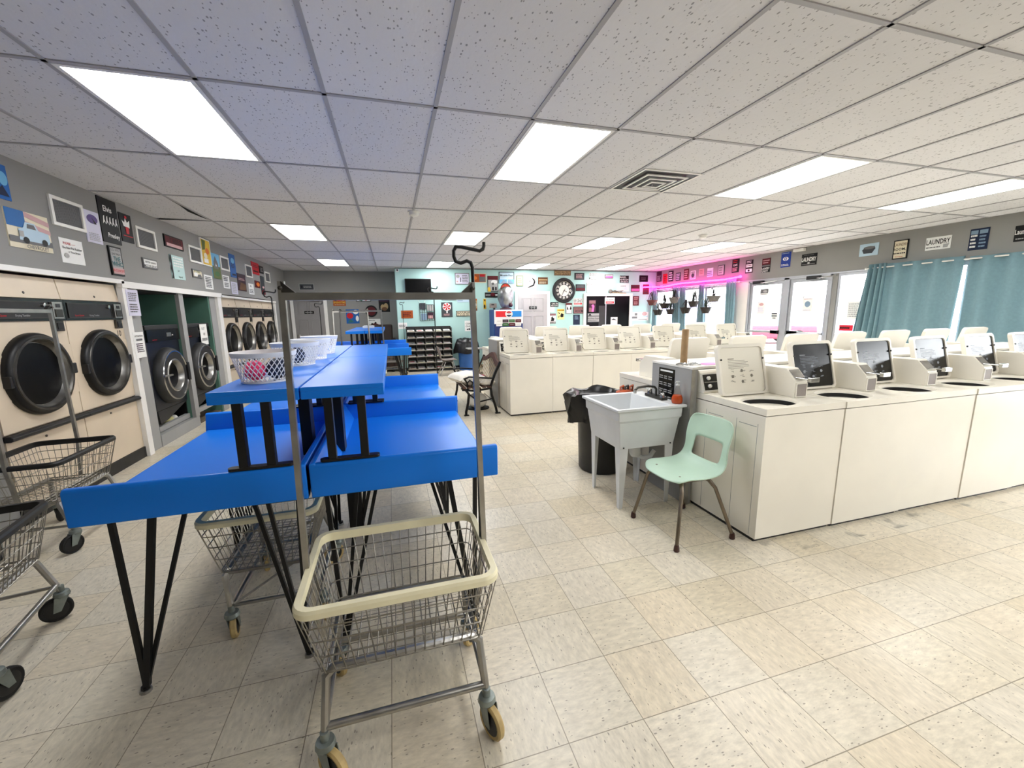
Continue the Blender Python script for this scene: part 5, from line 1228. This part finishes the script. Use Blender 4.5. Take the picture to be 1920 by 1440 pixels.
t = thing('shell_chair', 'greyish plastic shell chair with steel legs before the magazine rack', 'chair', (1.31, 10.42, 0), PI / 2)
m = MB(); k = m.mi('greyplastic'); b = len(m.v)
for y, z, hw in prof:
    for i in range(9):
        u = -1 + 2 * i / 8; back = max(0, min(1, (z - .47) / .15)); c = abs(u) ** 2.5
        m.v.append(Vector((u * hw, y - c * .045 * back, z - .07 + c * .022 * (1 - back))))
for r in range(len(prof) - 1):
    for i in range(8): m.f.append(((b + r * 9 + i, b + r * 9 + i + 1, b + (r + 1) * 9 + i + 1, b + (r + 1) * 9 + i), k))
o = m.build('shell', t, 70); sm = o.modifiers.new('thick', 'SOLIDIFY'); sm.thickness = .008; sm.offset = -1
for sx in (-1, 1):
    for y0, y1 in ((-.12, -.22), (.07, .23)):
        m = MB(); m.tube([(sx * .1, y0, .345), (sx * .16, y0, .34), (sx * .23, y1, .0)], .011, 'steel', 8); m.build('leg', t, 50)
m = MB(); m.box(-.13, -.13, .33, .13, .08, .348, 'darksteel'); m.build('seat_frame', t, 0)

t = thing('trash_bin', 'blue bin with a black bag folded over it by the teal wall', 'trash bin', (1.93, 11.12, 0))
m = MB(); m.lathe([(.20, 0), (.205, .02), (.235, .52)], (0, 0, 0), 'binblue', 24); m.build('bin', t, 40)
m = MB(); n = 30; b = len(m.v); k = m.mi('bagblack')
pf = [(.001, .80), (.16, .86), (.26, .83), (.31, .72), (.35, .58), (.36, .47)]
for j, (r, z) in enumerate(pf):
    for q in range(n):
        a = 2 * PI * q / n; m.v.append(Vector((r * (1 + .05 * math.sin(a * 7 + j)) * math.cos(a), r * .75 * (1 + .05 * math.sin(a * 5 + j)) * math.sin(a), z + .02 * math.sin(a * 4 + j) * (j > 0))))
for j in range(len(pf) - 1):
    for q in range(n): m.f.append(((b + j * n + q, b + j * n + (q + 1) % n, b + (j + 1) * n + (q + 1) % n, b + (j + 1) * n + q), k))
m.build('bag', t, 70)
t = thing('side_table', 'small grey topped table beside the blue bin', 'side table', (2.02, 10.35, 0))
m = MB(); m.box(-.22, -.18, .63, .22, .18, .655, 'jamb'); m.build('tabletop', t, 0, .004)
m = MB(); m.lathe([(.16, 0), (.15, .02), (.025, .03), (.022, .63), (.001, .63)], (.08, 0, 0), 'blackmetal', 16); m.build('pedestal', t)

t = thing('soda_machine', 'blue soda vending machine with red and blue lit top band', 'vending machine', (2.66, 10.87, 0))
m = MB(); m.box(0, 0, .03, .81, .57, 1.615, 'sodablue'); m.build('cabinet', t, 0, .008)
m = MB(); m.box(0, -.02, 1.235, .81, .0, 1.61, 'sodawhite'); m.build('front_frame', t, 0, .004)
m = MB(); m.box(.045, -.028, 1.42, .36, -.018, 1.575, 'bandred'); m.box(.36, -.028, 1.42, .765, -.018, 1.575, 'bandblue')
art(m, (.30, -.028, 1.40), (1, 0, 0), (0, 0, 1), (0, -1, 0), .22, .195, [('E', .5, .5, .48, .48, 'white'), ('P', [(.5 + .36 * math.cos(a), .52 + .36 * math.sin(a)) for a in [PI * .1 + .8 * PI * q / 8 for q in range(9)]], 'red'), ('P', [(.5 + .36 * math.cos(a), .48 + .36 * math.sin(a)) for a in [PI * 1.1 + .8 * PI * q / 8 for q in range(9)]], 'navy'), ('B', .2, .42, .8, .58, 'white'), ('T', 'PEPSI', .5, .5, .12, 'navy')])
m.build('brand_panel', t, 0)
m = MB()
for q, c in enumerate(('white', 'plum', 'green', 'maroon', 'white', 'green', 'maroon', 'white')):
    x = .05 + (q % 4) * .18; z = 1.31 - (q // 4) * .095; m.box(x, -.027, z - .04, x + .165, -.019, z + .04, ink(c))
    art(m, (x, -.027, z - .04), (1, 0, 0), (0, 0, 1), (0, -1, 0), .165, .08, [('L', .15, .35, .85, .65, 1, 'lgrey')])
m.build('flavour_buttons', t, 0)
m = MB(); m.box(.02, -.012, .06, .79, .0, 1.235, mat('soda_navy', '#122c6b', .35)); m.box(.62, -.02, .5, .74, -.01, .9, 'sodawhite'); m.box(.1, -.02, .12, .6, -.01, .32, 'blackplastic'); m.build('lower_door', t, 0)

t = thing('foil_ornament', 'bulbous silver foil ornament with a red fan crest atop the soda machine', 'ornament', (3.06, 11.12, 1.616))
m = MB(); n = 26; b = len(m.v); k = m.mi('silver')
pf = [(.02, .02), (.10, .04), (.16, .14), (.20, .28), (.21, .42), (.19, .53), (.13, .60), (.06, .63), (.001, .64)]
for j, (r, z) in enumerate(pf):
    for q in range(n):
        a = 2 * PI * q / n; w = 1 + .07 * math.sin(a * 4 + j * .8) + .05 * math.sin(a * 9 - j * 1.7); m.v.append(Vector((r * w * math.cos(a), .75 * r * w * math.sin(a), z)))
for j in range(len(pf) - 1):
    for q in range(n): m.f.append(((b + j * n + q, b + j * n + (q + 1) % n, b + (j + 1) * n + (q + 1) % n, b + (j + 1) * n + q), k))
m.build('foil_body', t, 35)
m = MB(); c = (-.01, -.06, .56)
for q in range(9):
    a0, a1 = PI * q / 9, PI * (q + 1) / 9
    m.quad([(c[0] + r * math.cos(a), c[1] - .0 * r, c[2] + r * math.sin(a)) for r, a in ((.06, a0), (.135, a0), (.135, a1), (.06, a1))], ink('red' if q % 2 else 'rust'))
m.box(c[0] - .06, c[1], c[2] - .02, c[0] + .06, c[1] + .01, c[2] + .05, 'offwhite'); m.tube([(c[0] + .137 * math.cos(PI * q / 14), c[1], c[2] + .137 * math.sin(PI * q / 14)) for q in range(15)], .01, 'blackmetal', 6); m.build('fan_crest', t, 0)
m = MB(); m.lathe([(.17, 0), (.16, .03), (.05, .05), (.02, .06)], (0, 0, 0), mat('ornament_base', '#4a1c2a', .5), 18); m.ball((.12, -.08, .12), .06, mat('ornament_base', '#4a1c2a', .5), 10); m.build('base', t)
m = MB(); m.box(-.09, -.05, 0, .09, .05, .12, 'greyplastic'); m.box(-.06, -.052, .07, .02, -.05, .1, 'blackplastic'); m.box(.0, -.04, -.05, .05, .0, 0, 'blackplastic')
tag(m.build('receipt_box', smooth=0, loc=(2.72, 11.2, 1.667)), 'small beige box at the left end of the soda machine top', 'box')

# television
t = thing('television', 'wall mounted flat black television on the teal wall', 'television', (.745, YB, 2.215))
m = MB(); m.box(-.345, -.075, -.235, .335, -.045, .235, 'blackplastic'); m.build('housing', t, 0, .006)
m = MB(); m.box(-.325, -.0775, -.21, .315, -.075, .215, 'darkglass'); m.build('screen', t, 0)
m = MB(); m.box(-.1, -.045, -.1, .1, 0, .1, 'blackmetal'); m.build('wall_bracket', t, 0)
m = MB(); m.tube([(-.05, -.03, -.235), (-.02, -.02, -.34), (.05, -.02, -.42)], .004, 'offwhite', 5); m.tube([(.13, -.03, -.235), (.16, -.02, -.33), (.12, -.02, -.42)], .004, 'offwhite', 5); m.build('cable', t)

t = thing('leaflet_holder', 'wire leaflet holder with a blue and a red leaflet below the television', 'leaflet holder', (.75, YB, 1.35))
m = MB()
for i in range(7): m.tube([(i * .062, -.03, 0), (i * .062 , -.03, .45 if i < 4 else .42)], .006, 'charcoal', 5)
for z in (0, .22, .42): m.tube([(0, -.03, z), (.37, -.03, z)], .006, 'charcoal', 5)
for i in (0, 6): m.tube([(i * .062, -.03, .3), (i * .062, 0, .3)], .006, 'charcoal', 5)
m.build('wire_frame', t)
for x, z, c in ((0, .3, 'slate'), (.2, .05, 'plum'), (.03, .02, 'steel'), (.2, .26, 'lgrey')):
    m = MB(); m.box(x, -.028, z, x + .16, -.02, z + .17, ink(c))
    if c == 'plum': m.box(x + .02, -.03, z + .01, x + .14, -.028, z + .09, ink('rose'))
    m.build('leaflet', t, 0)

# clock
t = thing('wall_clock', 'large round wall clock with a broad black rim and pale dial', 'clock', (4.925, YB, 2.148))
m = MB(); m.lathe([(.355, 0), (.36, -.03), (.34, -.055), (.29, -.055), (.262, -.03)], (0, 0, 0), 'blackplastic', 48, 'y', False); m.lathe([(.268, -.034), (.258, -.044), (.248, -.034)], (0, 0, 0), 'chrome', 48, 'y', False); m.build('rim', t, 40)
m = MB(); m.lathe([(.258, -.02), (.001, -.021)], (0, 0, 0), 'charcoal', 48, 'y', False); m.lathe([(.165, -.0225), (.001, -.023)], (0, 0, 0), 'offwhite', 40, 'y', False)
for q in range(12):
    a = PI / 2 - 2 * PI * q / 12; c, s_ = math.cos(a), math.sin(a)
    m.quad([(.207 * c + .033 * math.cos(v), -.0235, .207 * s_ + .033 * math.sin(v)) for v in [2 * PI * u / 14 for u in range(14)]], 'offwhite')
    put_text(m, ('XII', 'I', 'II', 'III', 'IV', 'V', 'VI', 'VII', 'VIII', 'IX', 'X', 'XI')[q], (.207 * c, -.0245, .207 * s_), (1, 0, 0), (0, 0, 1), .036, .05, ink('black'))
m.build('dial', t, 0)
m = MB(); m.prism([(-.008, -.03), (.008, -.03), (.05, .07), (.0, .005)], 'y', -.03, -.026, 'blackplastic')
m.prism([(0, .01), (.012, -.01), (.09, -.045), (.1, -.035)], 'y', -.03, -.026, 'blackplastic'); m.prism([(.01, .0), (-.005, .008), (-.075, -.15), (-.068, -.155)], 'y', -.033, -.03, 'blackplastic'); m.build('hands', t, 0)
m = MB(); rnd = random.Random(4)
for q in range(14):
    a = rnd.random() * PI; m.tube([(.1 + .5 * rnd.random(), 0, .01), (.12 + .45 * rnd.random(), -.02, .05 + .05 * rnd.random()), (rnd.random() * .3, -.01, .03 + .07 * rnd.random())], .006, 'potgrey', 5)
m.ball((.08, -.02, .06), .07, 'potgrey', 10, (1, .5, .9)); m.tube([(.1, -.02, .03), (.4, -.02, .012), (.62, -.02, .01)], .012, 'slatwood', 6)
tag(m.build('driftwood', loc=(6.36, YB - .03, 2.06), smooth=60), 'grey driftwood piece on top of the office window frame', 'driftwood')
m = MB(); m.box(-.27, -.06, 0, .27, .06, .09, 'offwhite'); tag(m.build('paper_tray', smooth=0, bevel=.004, loc=(5.96, YB - .07, 1.0)), 'white paper tray on the sill of the dark office window', 'tray')

# far left corner
m = MB(); m.box(-.12, -.1, 0, .12, .1, .045, 'offwhite'); m.box(-.1, -.08, .045, .1, .08, .05, 'paper'); tag(m.build('paper_box', smooth=0, loc=(-.5, 9.9, 1.2385)), 'flat white box on the raised shelf of the last left table', 'box')
t = thing('armchair', 'dark brown high backed armchair behind the last folding tables', 'armchair', (-.30, 11.75, 0))
m = MB(); m.box(-.34, -.34, .12, .34, .34, .46, 'brownleather'); m.build('seat', t, 0, .04)
m = MB(); m.prism([(.2, .4), (.34, .4), (.46, 1.24), (.36, 1.27)], 'x', -.32, .32, 'brownleather'); m.build('backrest', t, 0, .04)
for sx in (-1, 1):
    m = MB(); m.prism([(-.36, .1), (-.36, .62), (.2, .72), (.36, .9), (.36, .1)], 'x', sx * .34 - .06, sx * .34 + .06, 'brownleather'); m.build('armrest', t, 0, .04)
for sx in (-1, 1):
    for sy in (-1, 1):
        m = MB(); m.tube([(sx * .28, sy * .28, .12), (sx * .28, sy * .28, 0)], .03, 'blackmetal', 8); m.build('leg', t)

# ---------------------------------------------------------------- window wall: rods, curtains, pink light, hanging plants
def curtain(label, top, bot, z0, z1, x, waves, amp, grp='blue grey curtains'):
    m = MB(); k = m.mi('curtain'); n = waves * 12; b = len(m.v); R_ = 6
    for j in range(R_ + 1):
        f = j / R_; z = z1 + (z0 - z1) * f
        for i in range(n + 1):
            u = i / n; y = (top[0] + (top[1] - top[0]) * u) * (1 - f) + (bot[0] + (bot[1] - bot[0]) * u) * f
            m.v.append(Vector((x + amp * math.sin(2 * PI * waves * u) * (1 + .25 * math.sin(3.1 * f + 5 * u)), y, z + .006 * math.sin(2 * PI * waves * u))))
    for j in range(R_):
        for i in range(n): m.f.append(((b + j * (n + 1) + i, b + j * (n + 1) + i + 1, b + (j + 1) * (n + 1) + i + 1, b + (j + 1) * (n + 1) + i), k))
    o = m.build('curtain', smooth=80); so = o.modifiers.new('thick', 'SOLIDIFY'); so.thickness = .003
    return tag(o, label, 'curtain', grp)
curtain('gathered blue grey curtain pulled aside at the side window', (5.30, 5.03), (5.50, 5.06), .55, 2.25, 7.965, 4, .045)
curtain('wide blue grey curtain panel next to the gathered one', (5.045, 4.045), (5.06, 4.10), .55, 2.235, 7.965, 4, .035)
curtain('wide blue grey curtain panel right of the bright gap', (3.995, 2.95), (3.99, 2.93), .55, 2.215, 7.965, 4, .035)
curtain('narrow blue grey curtain in the corner by the teal wall', (11.40, 11.22), (11.42, 11.12), .6, 2.22, 7.93, 3, .03)
curtain('dark blue grey curtain hanging between the corner and middle windows', (10.44, 10.18), (10.42, 10.06), .6, 2.2, 7.93, 4, .035)
curtain('pale lit curtain beside the dark middle curtain', (10.16, 9.90), (10.05, 9.80), .6, 2.2, 7.93, 3, .03)
curtain('narrow curtain dividing the two plant filled windows', (9.36, 9.18), (9.42, 9.07), .6, 2.2, 7.93, 3, .035)
curtain('pale blue curtain beside the first entry door', (8.44, 8.13), (8.40, 8.12), .6, 2.26, 7.93, 4, .035)
for lb, y0, y1, x, z in (('white curtain rod along the side window', 2.9, 5.34, 7.965, 2.185), ('white curtain rod over the plant filled windows', 8.05, 11.42, 7.93, 2.165)):
    t = thing('curtain_rod', lb, 'curtain rod', (x, 0, z), 0, 'curtain rods')
    m = MB(); m.tube([(0, y0, 0), (0, y1, 0)], .011, 'offwhite', 10); m.build('rod', t)
    for y in (y0, (y0 + y1) / 2 + .02, y1):
        m = MB(); m.tube([(0, y, 0), (XR - x, y, 0)], .007, 'offwhite', 6); m.build('rod_bracket', t)
        if y != (y0 + y1) / 2 + .02:
            m = MB(); m.ball((0, y, 0), .022, 'offwhite', 12); m.build('finial', t)
t = thing('neon_strip', 'glowing pink light strip strung above the plant filled windows', 'light strip')
pk = mat('lit_pink_tube', '#ff1fb4', .4, 0, 0, 3, emit=14.0)
m = MB(); m.tube([(7.55, 11.41, 2.25), (7.86, 11.38, 2.255), (7.90, 11.1, 2.235), (7.90, 10.9, 2.226), (7.90, 10.16, 2.272), (7.90, 9.3, 2.262), (7.90, 8.43, 2.252), (7.90, 8.0, 2.279)], .017, pk, 8); m.build('light_tube', t)
m = MB(); m.ball((7.9, 8.0, 2.279), .03, pk, 12, (1, 1.6, 1)); m.build('end_lamp', t)
for y in (8.2, 9.3, 10.2, 11.0):
    m = MB(); m.tube([(7.9, y, 2.27), (XR, y, 2.28)], .005, 'offwhite', 5); m.build('clip', t)

POTS = [(11.066, 1.847, .159, .172, 'potred'), (10.454, 1.736, .16, .157, 'pot'), (10.766, 1.55, .157, .158, 'pot'), (10.20, 1.566, .157, .125, 'pot'), (10.053, 1.887, .162, .152, 'potgrey'), (9.554, 1.599, .162, .151, 'pot'), (9.264, 1.76, .159, .143, 'pot'), (8.799, 1.593, .152, .137, 'pot'), (8.549, 1.866, .148, .165, 'potgrey')]
pl = ['reddish pot of trailing leaves hanging in the back corner', 'black hanging pot in the corner window, below and right of the reddish pot', 'lowest small black hanging pot in the corner window', 'small black hanging pot just left of the dark middle curtain', 'grey brown hanging pot in front of the dark middle curtain', 'black hanging pot in front of the pale lit curtain', 'black hanging pot high in the narrow middle window', 'black hanging pot with drooping leaves by the dividing curtain', 'grey hanging pot with long arching leaves nearest the entry doors']
for q, (y, z, h, r, pm) in enumerate(POTS):
    t = thing('hanging_plant', pl[q], 'hanging plant', (7.69, y, z - h), 0, 'hanging plants in the windows')
    m = MB(); m.lathe([(r * .55, 0), (r * .6, .01), (r * .92, h - .02), (r, h - .02), (r, h), (r * .9, h), (r * .85, h - .03)], (0, 0, 0), pm, 16); m.build('pot', t, 40)
    m = MB()
    zt = 2.165 - (z - h)
    for a in (0, 2.1, 4.2): m.tube([(r * .95 * math.cos(a), r * .95 * math.sin(a), h), (.0, 0, h + .22), (.24, 0, zt + .01)], .002, 'blackmetal', 4)
    m.build('hanger', t)
    m = MB(); rnd = random.Random(q + 20); k = m.mi('leaf')
    for s_ in range(16):
        a = rnd.random() * 2 * PI; L_ = .12 + .24 * rnd.random(); up = .05 + .2 * rnd.random(); dn = rnd.random() * .35
        pts = []
        for v in range(6):
            f = v / 5; pts.append(Vector((math.cos(a) * L_ * f * .55, math.sin(a) * L_ * f, h - .01 + up * math.sin(PI * min(1, f * 1.1)) * 1.2 - dn * f * f)))
        wv = Vector((-math.sin(a), math.cos(a), 0)); b = len(m.v)
        for v, p in enumerate(pts):
            w_ = .011 * (1 - (v / 5) ** 2) + .001; m.v += [p - wv * w_, p + Vector((0, 0, -.002)), p + wv * w_]
        for v in range(5):
            for e_ in (0, 1): m.f.append(((b + v * 3 + e_, b + v * 3 + e_ + 1, b + v * 3 + 4 + e_, b + v * 3 + 3 + e_), k))
    m.build('foliage', t, 60)
# printed notices on the entry glass
for nm, lb, y0, y1, z0, z1, items in (
        ('door_notice', 'small dark picture notice at the top of the first entry door glass', 7.36, 7.58, 1.83, 1.97, [('B', .05, .3, .95, .95, 'grey'), ('L', .1, .1, .9, .25, 1, 'slate'), ('E', .6, .6, .25, .2, 'lgrey')]),
        ('door_notice', 'pale printed notice below the dark one on the first entry door', 7.42, 7.62, 1.42, 1.68, [('E', .5, .8, .3, .12, 'rose'), ('L', .1, .1, .9, .6, 5, 'lavender')]),
        ('door_notice', 'round blue emblem notice on the second entry door', 6.33, 6.53, 1.46, 1.73, [('L', .1, .88, .9, .96, 1, 'rose'), ('E', .5, .55, .3, .22, 'steel'), ('L', .1, .05, .9, .2, 2, 'lavender')]),
        ('door_notice', 'opening hours notice with dark lines beside the first door handle', 7.09, 7.24, 1.30, 1.44, [('B', .05, .75, .95, .95, 'slate'), ('B', .05, .42, .95, .6, 'slate'), ('B', .25, .1, .75, .25, 'grey')]),
        ('door_notice', 'white listed hours sheet on the side window glass', 5.42, 5.66, 1.32, 1.64, [('L', .1, .1, .9, .9, 7, 'lgrey')])):
    m = MB(); xx = 8.085 if y0 > 5.8 else 8.09
    m.box(xx, y0, z0, xx + .003, y1, z1, 'paper'); art(m, (xx, y1, z0), (0, -1, 0), (0, 0, 1), (-1, 0, 0), y1 - y0, z1 - z0, items); tag(m.build(nm, smooth=0), lb, 'notice')

# ---------------------------------------------------------------- outside the windows
m = MB(); m.box(8.25, -20, -.25, 60, 60, -.05, 'concrete'); struct(m.build('ground_outside', smooth=0))
t = thing('parked_car', 'red parked car seen through the first entry door', 'car', (16.5, 15.4, -.05), -.45)
m = MB(); m.prism([(-.85, .25), (.85, .25), (.88, .6), (.84, .82), (-.84, .82), (-.88, .6)], 'x', -2.1, 2.1, 'carred'); m.build('body', t, 0, .08)
m = MB(); b = len(m.v); k = m.mi('carglass')
m.v += [Vector(p) for p in ((-1.3, -.78, .82), (1.2, -.78, .82), (1.2, .78, .82), (-1.3, .78, .82), (-.75, -.62, 1.36), (.55, -.62, 1.36), (.55, .62, 1.36), (-.75, .62, 1.36))]
for q in ((0, 1, 5, 4), (1, 2, 6, 5), (2, 3, 7, 6), (3, 0, 4, 7)): m.f.append((tuple(b + i for i in q), k))
m.build('windows', t, 0)
m = MB(); m.box(-.74, -.62, 1.35, .54, .62, 1.39, 'carred'); m.build('roof', t, 0, .02)
for sx in (-1.3, 1.3):
    for sy in (-.8, .8):
        m = MB(); m.lathe([(.3, -.1), (.32, -.08), (.32, .08), (.3, .1)], (sx, sy, .32), 'rubber', 20, 'y'); m.lathe([(.18, -.11), (.18, .11)], (sx, sy, .32), 'steel', 16, 'y'); m.build('wheel', t)
for sx in (-2.1, 2.1):
    m = MB(); m.box(sx - .04, -.75, .35, sx + .04, .75, .5, 'charcoal'); m.box(sx - .03, -.8, .6, sx + .03, -.5, .72, 'offwhite'); m.box(sx - .03, .5, .6, sx + .03, .8, .72, 'offwhite'); m.build('bumper', t, 0)
def tree(label, x, y, seed, hgt):
    t = thing('bare_tree', label, 'tree', (x, y, -.05)); rnd = random.Random(seed); m = MB()
    def grow(p, d, L_, r, dep):
        q = p + d * L_; m.tube([p, (p + q) / 2 + Vector((rnd.uniform(-.1, .1), rnd.uniform(-.1, .1), 0)) * L_ * .4, q], r, 'bark', 5, r2=r * .6)
        if dep:
            for _ in range(3):
                nd = (d + Vector((rnd.uniform(-.8, .8), rnd.uniform(-.8, .8), rnd.uniform(-.1, .5)))).normalized(); grow(q, nd, L_ * .68, r * .55, dep - 1)
    grow(Vector((0, 0, 0)), Vector((0, 0, 1)), hgt, .12, 4); m.build('branches', t, 0)
tree('bare branched tree outside, seen through the second entry door', 20, 16.2, 3, 2.0)
tree('bare branched tree outside, seen through the narrow middle window', 17, 19.5, 8, 1.7)
m = MB(); m.box(0, 0, 0, 1, 26, 2.3, 'lav'); tag(m.build('pale_wall', smooth=0, loc=(26, 16, -.05)), 'pale lavender garden wall far outside the plant filled windows', 'wall')

# ---------------------------------------------------------------- signs, posters and notices
FR = {'L': (0, XL + .0, 1), 'P': (0, -2.69, 1), 'R': (0, XR, -1), 'B': (1, YB, 1), 'D': (1, YB - .021, 1), 'G': (1, YG, 1)}
for wl, u0, u1, z0, z1, nm, lb, cat, bg, bd, items in SIGNS:
    m = MB(); w, h = abs(u1 - u0), z1 - z0; th = .003 if nm.startswith('paper') or nm.startswith('taped') else .008
    if bd: th += .008
    if wl in 'LP':
        x = FR[wl][1]; o, U, Nn = (x + th, u0, z0), (0, 1, 0), (1, 0, 0); bx = lambda i, t0, t1: (x + t0, u0 + i, z0 + i, x + t1, u1 - i, z1 - i)
    elif wl == 'R':
        x = XR if nm != 'window_sign' else 8.09; o, U, Nn = (x - th, u0, z0), (0, -1, 0), (-1, 0, 0); bx = lambda i, t0, t1: (x - t1, u1 + i, z0 + i, x - t0, u0 - i, z1 - i)
    else:
        y = FR[wl][1]; o, U, Nn = (u0, y - th, z0), (1, 0, 0), (0, -1, 0); bx = lambda i, t0, t1: (u0 + i, y - t1, z0 + i, u1 - i, y - t0, z1 - i)
    if bd:
        m.box(*bx(0, 0, th), ink(bd)); m.box(*bx(min(.016, w * .08), th - .001, th + .0012), ink(bg))
    else:
        m.box(*bx(0, 0, th), ink(bg))
    art(m, o, U, (0, 0, 1), Nn, w, h, items, .002)
    tag(m.build(nm, smooth=0), lb, {'sign': 'sign', 'poster': 'poster', 'notice': 'notice', 'print': 'framed print', 'plate': 'plate', 'sensor': 'sensor', 'rack': 'leaflet rack'}.get(cat, cat))
m = MB(); m.lathe([(.165, -.002), (.165, -.012), (.16, -.014), (.001, -.014)], (0, 0, 0), ink('black'), 32, 'y'); m.lathe([(.125, -.0155), (.001, -.0155)], (0, 0, 0), ink('maroon'), 28, 'y', False); put_text(m, 'RECORDS', (0, -.017, 0), (1, 0, 0), (0, 0, 1), .04, .2, ink('red'))
tag(m.build('round_sign', smooth=0, loc=(-.532, YG, 1.633)), 'round black and maroon disc sign on the far grey wall', 'sign')
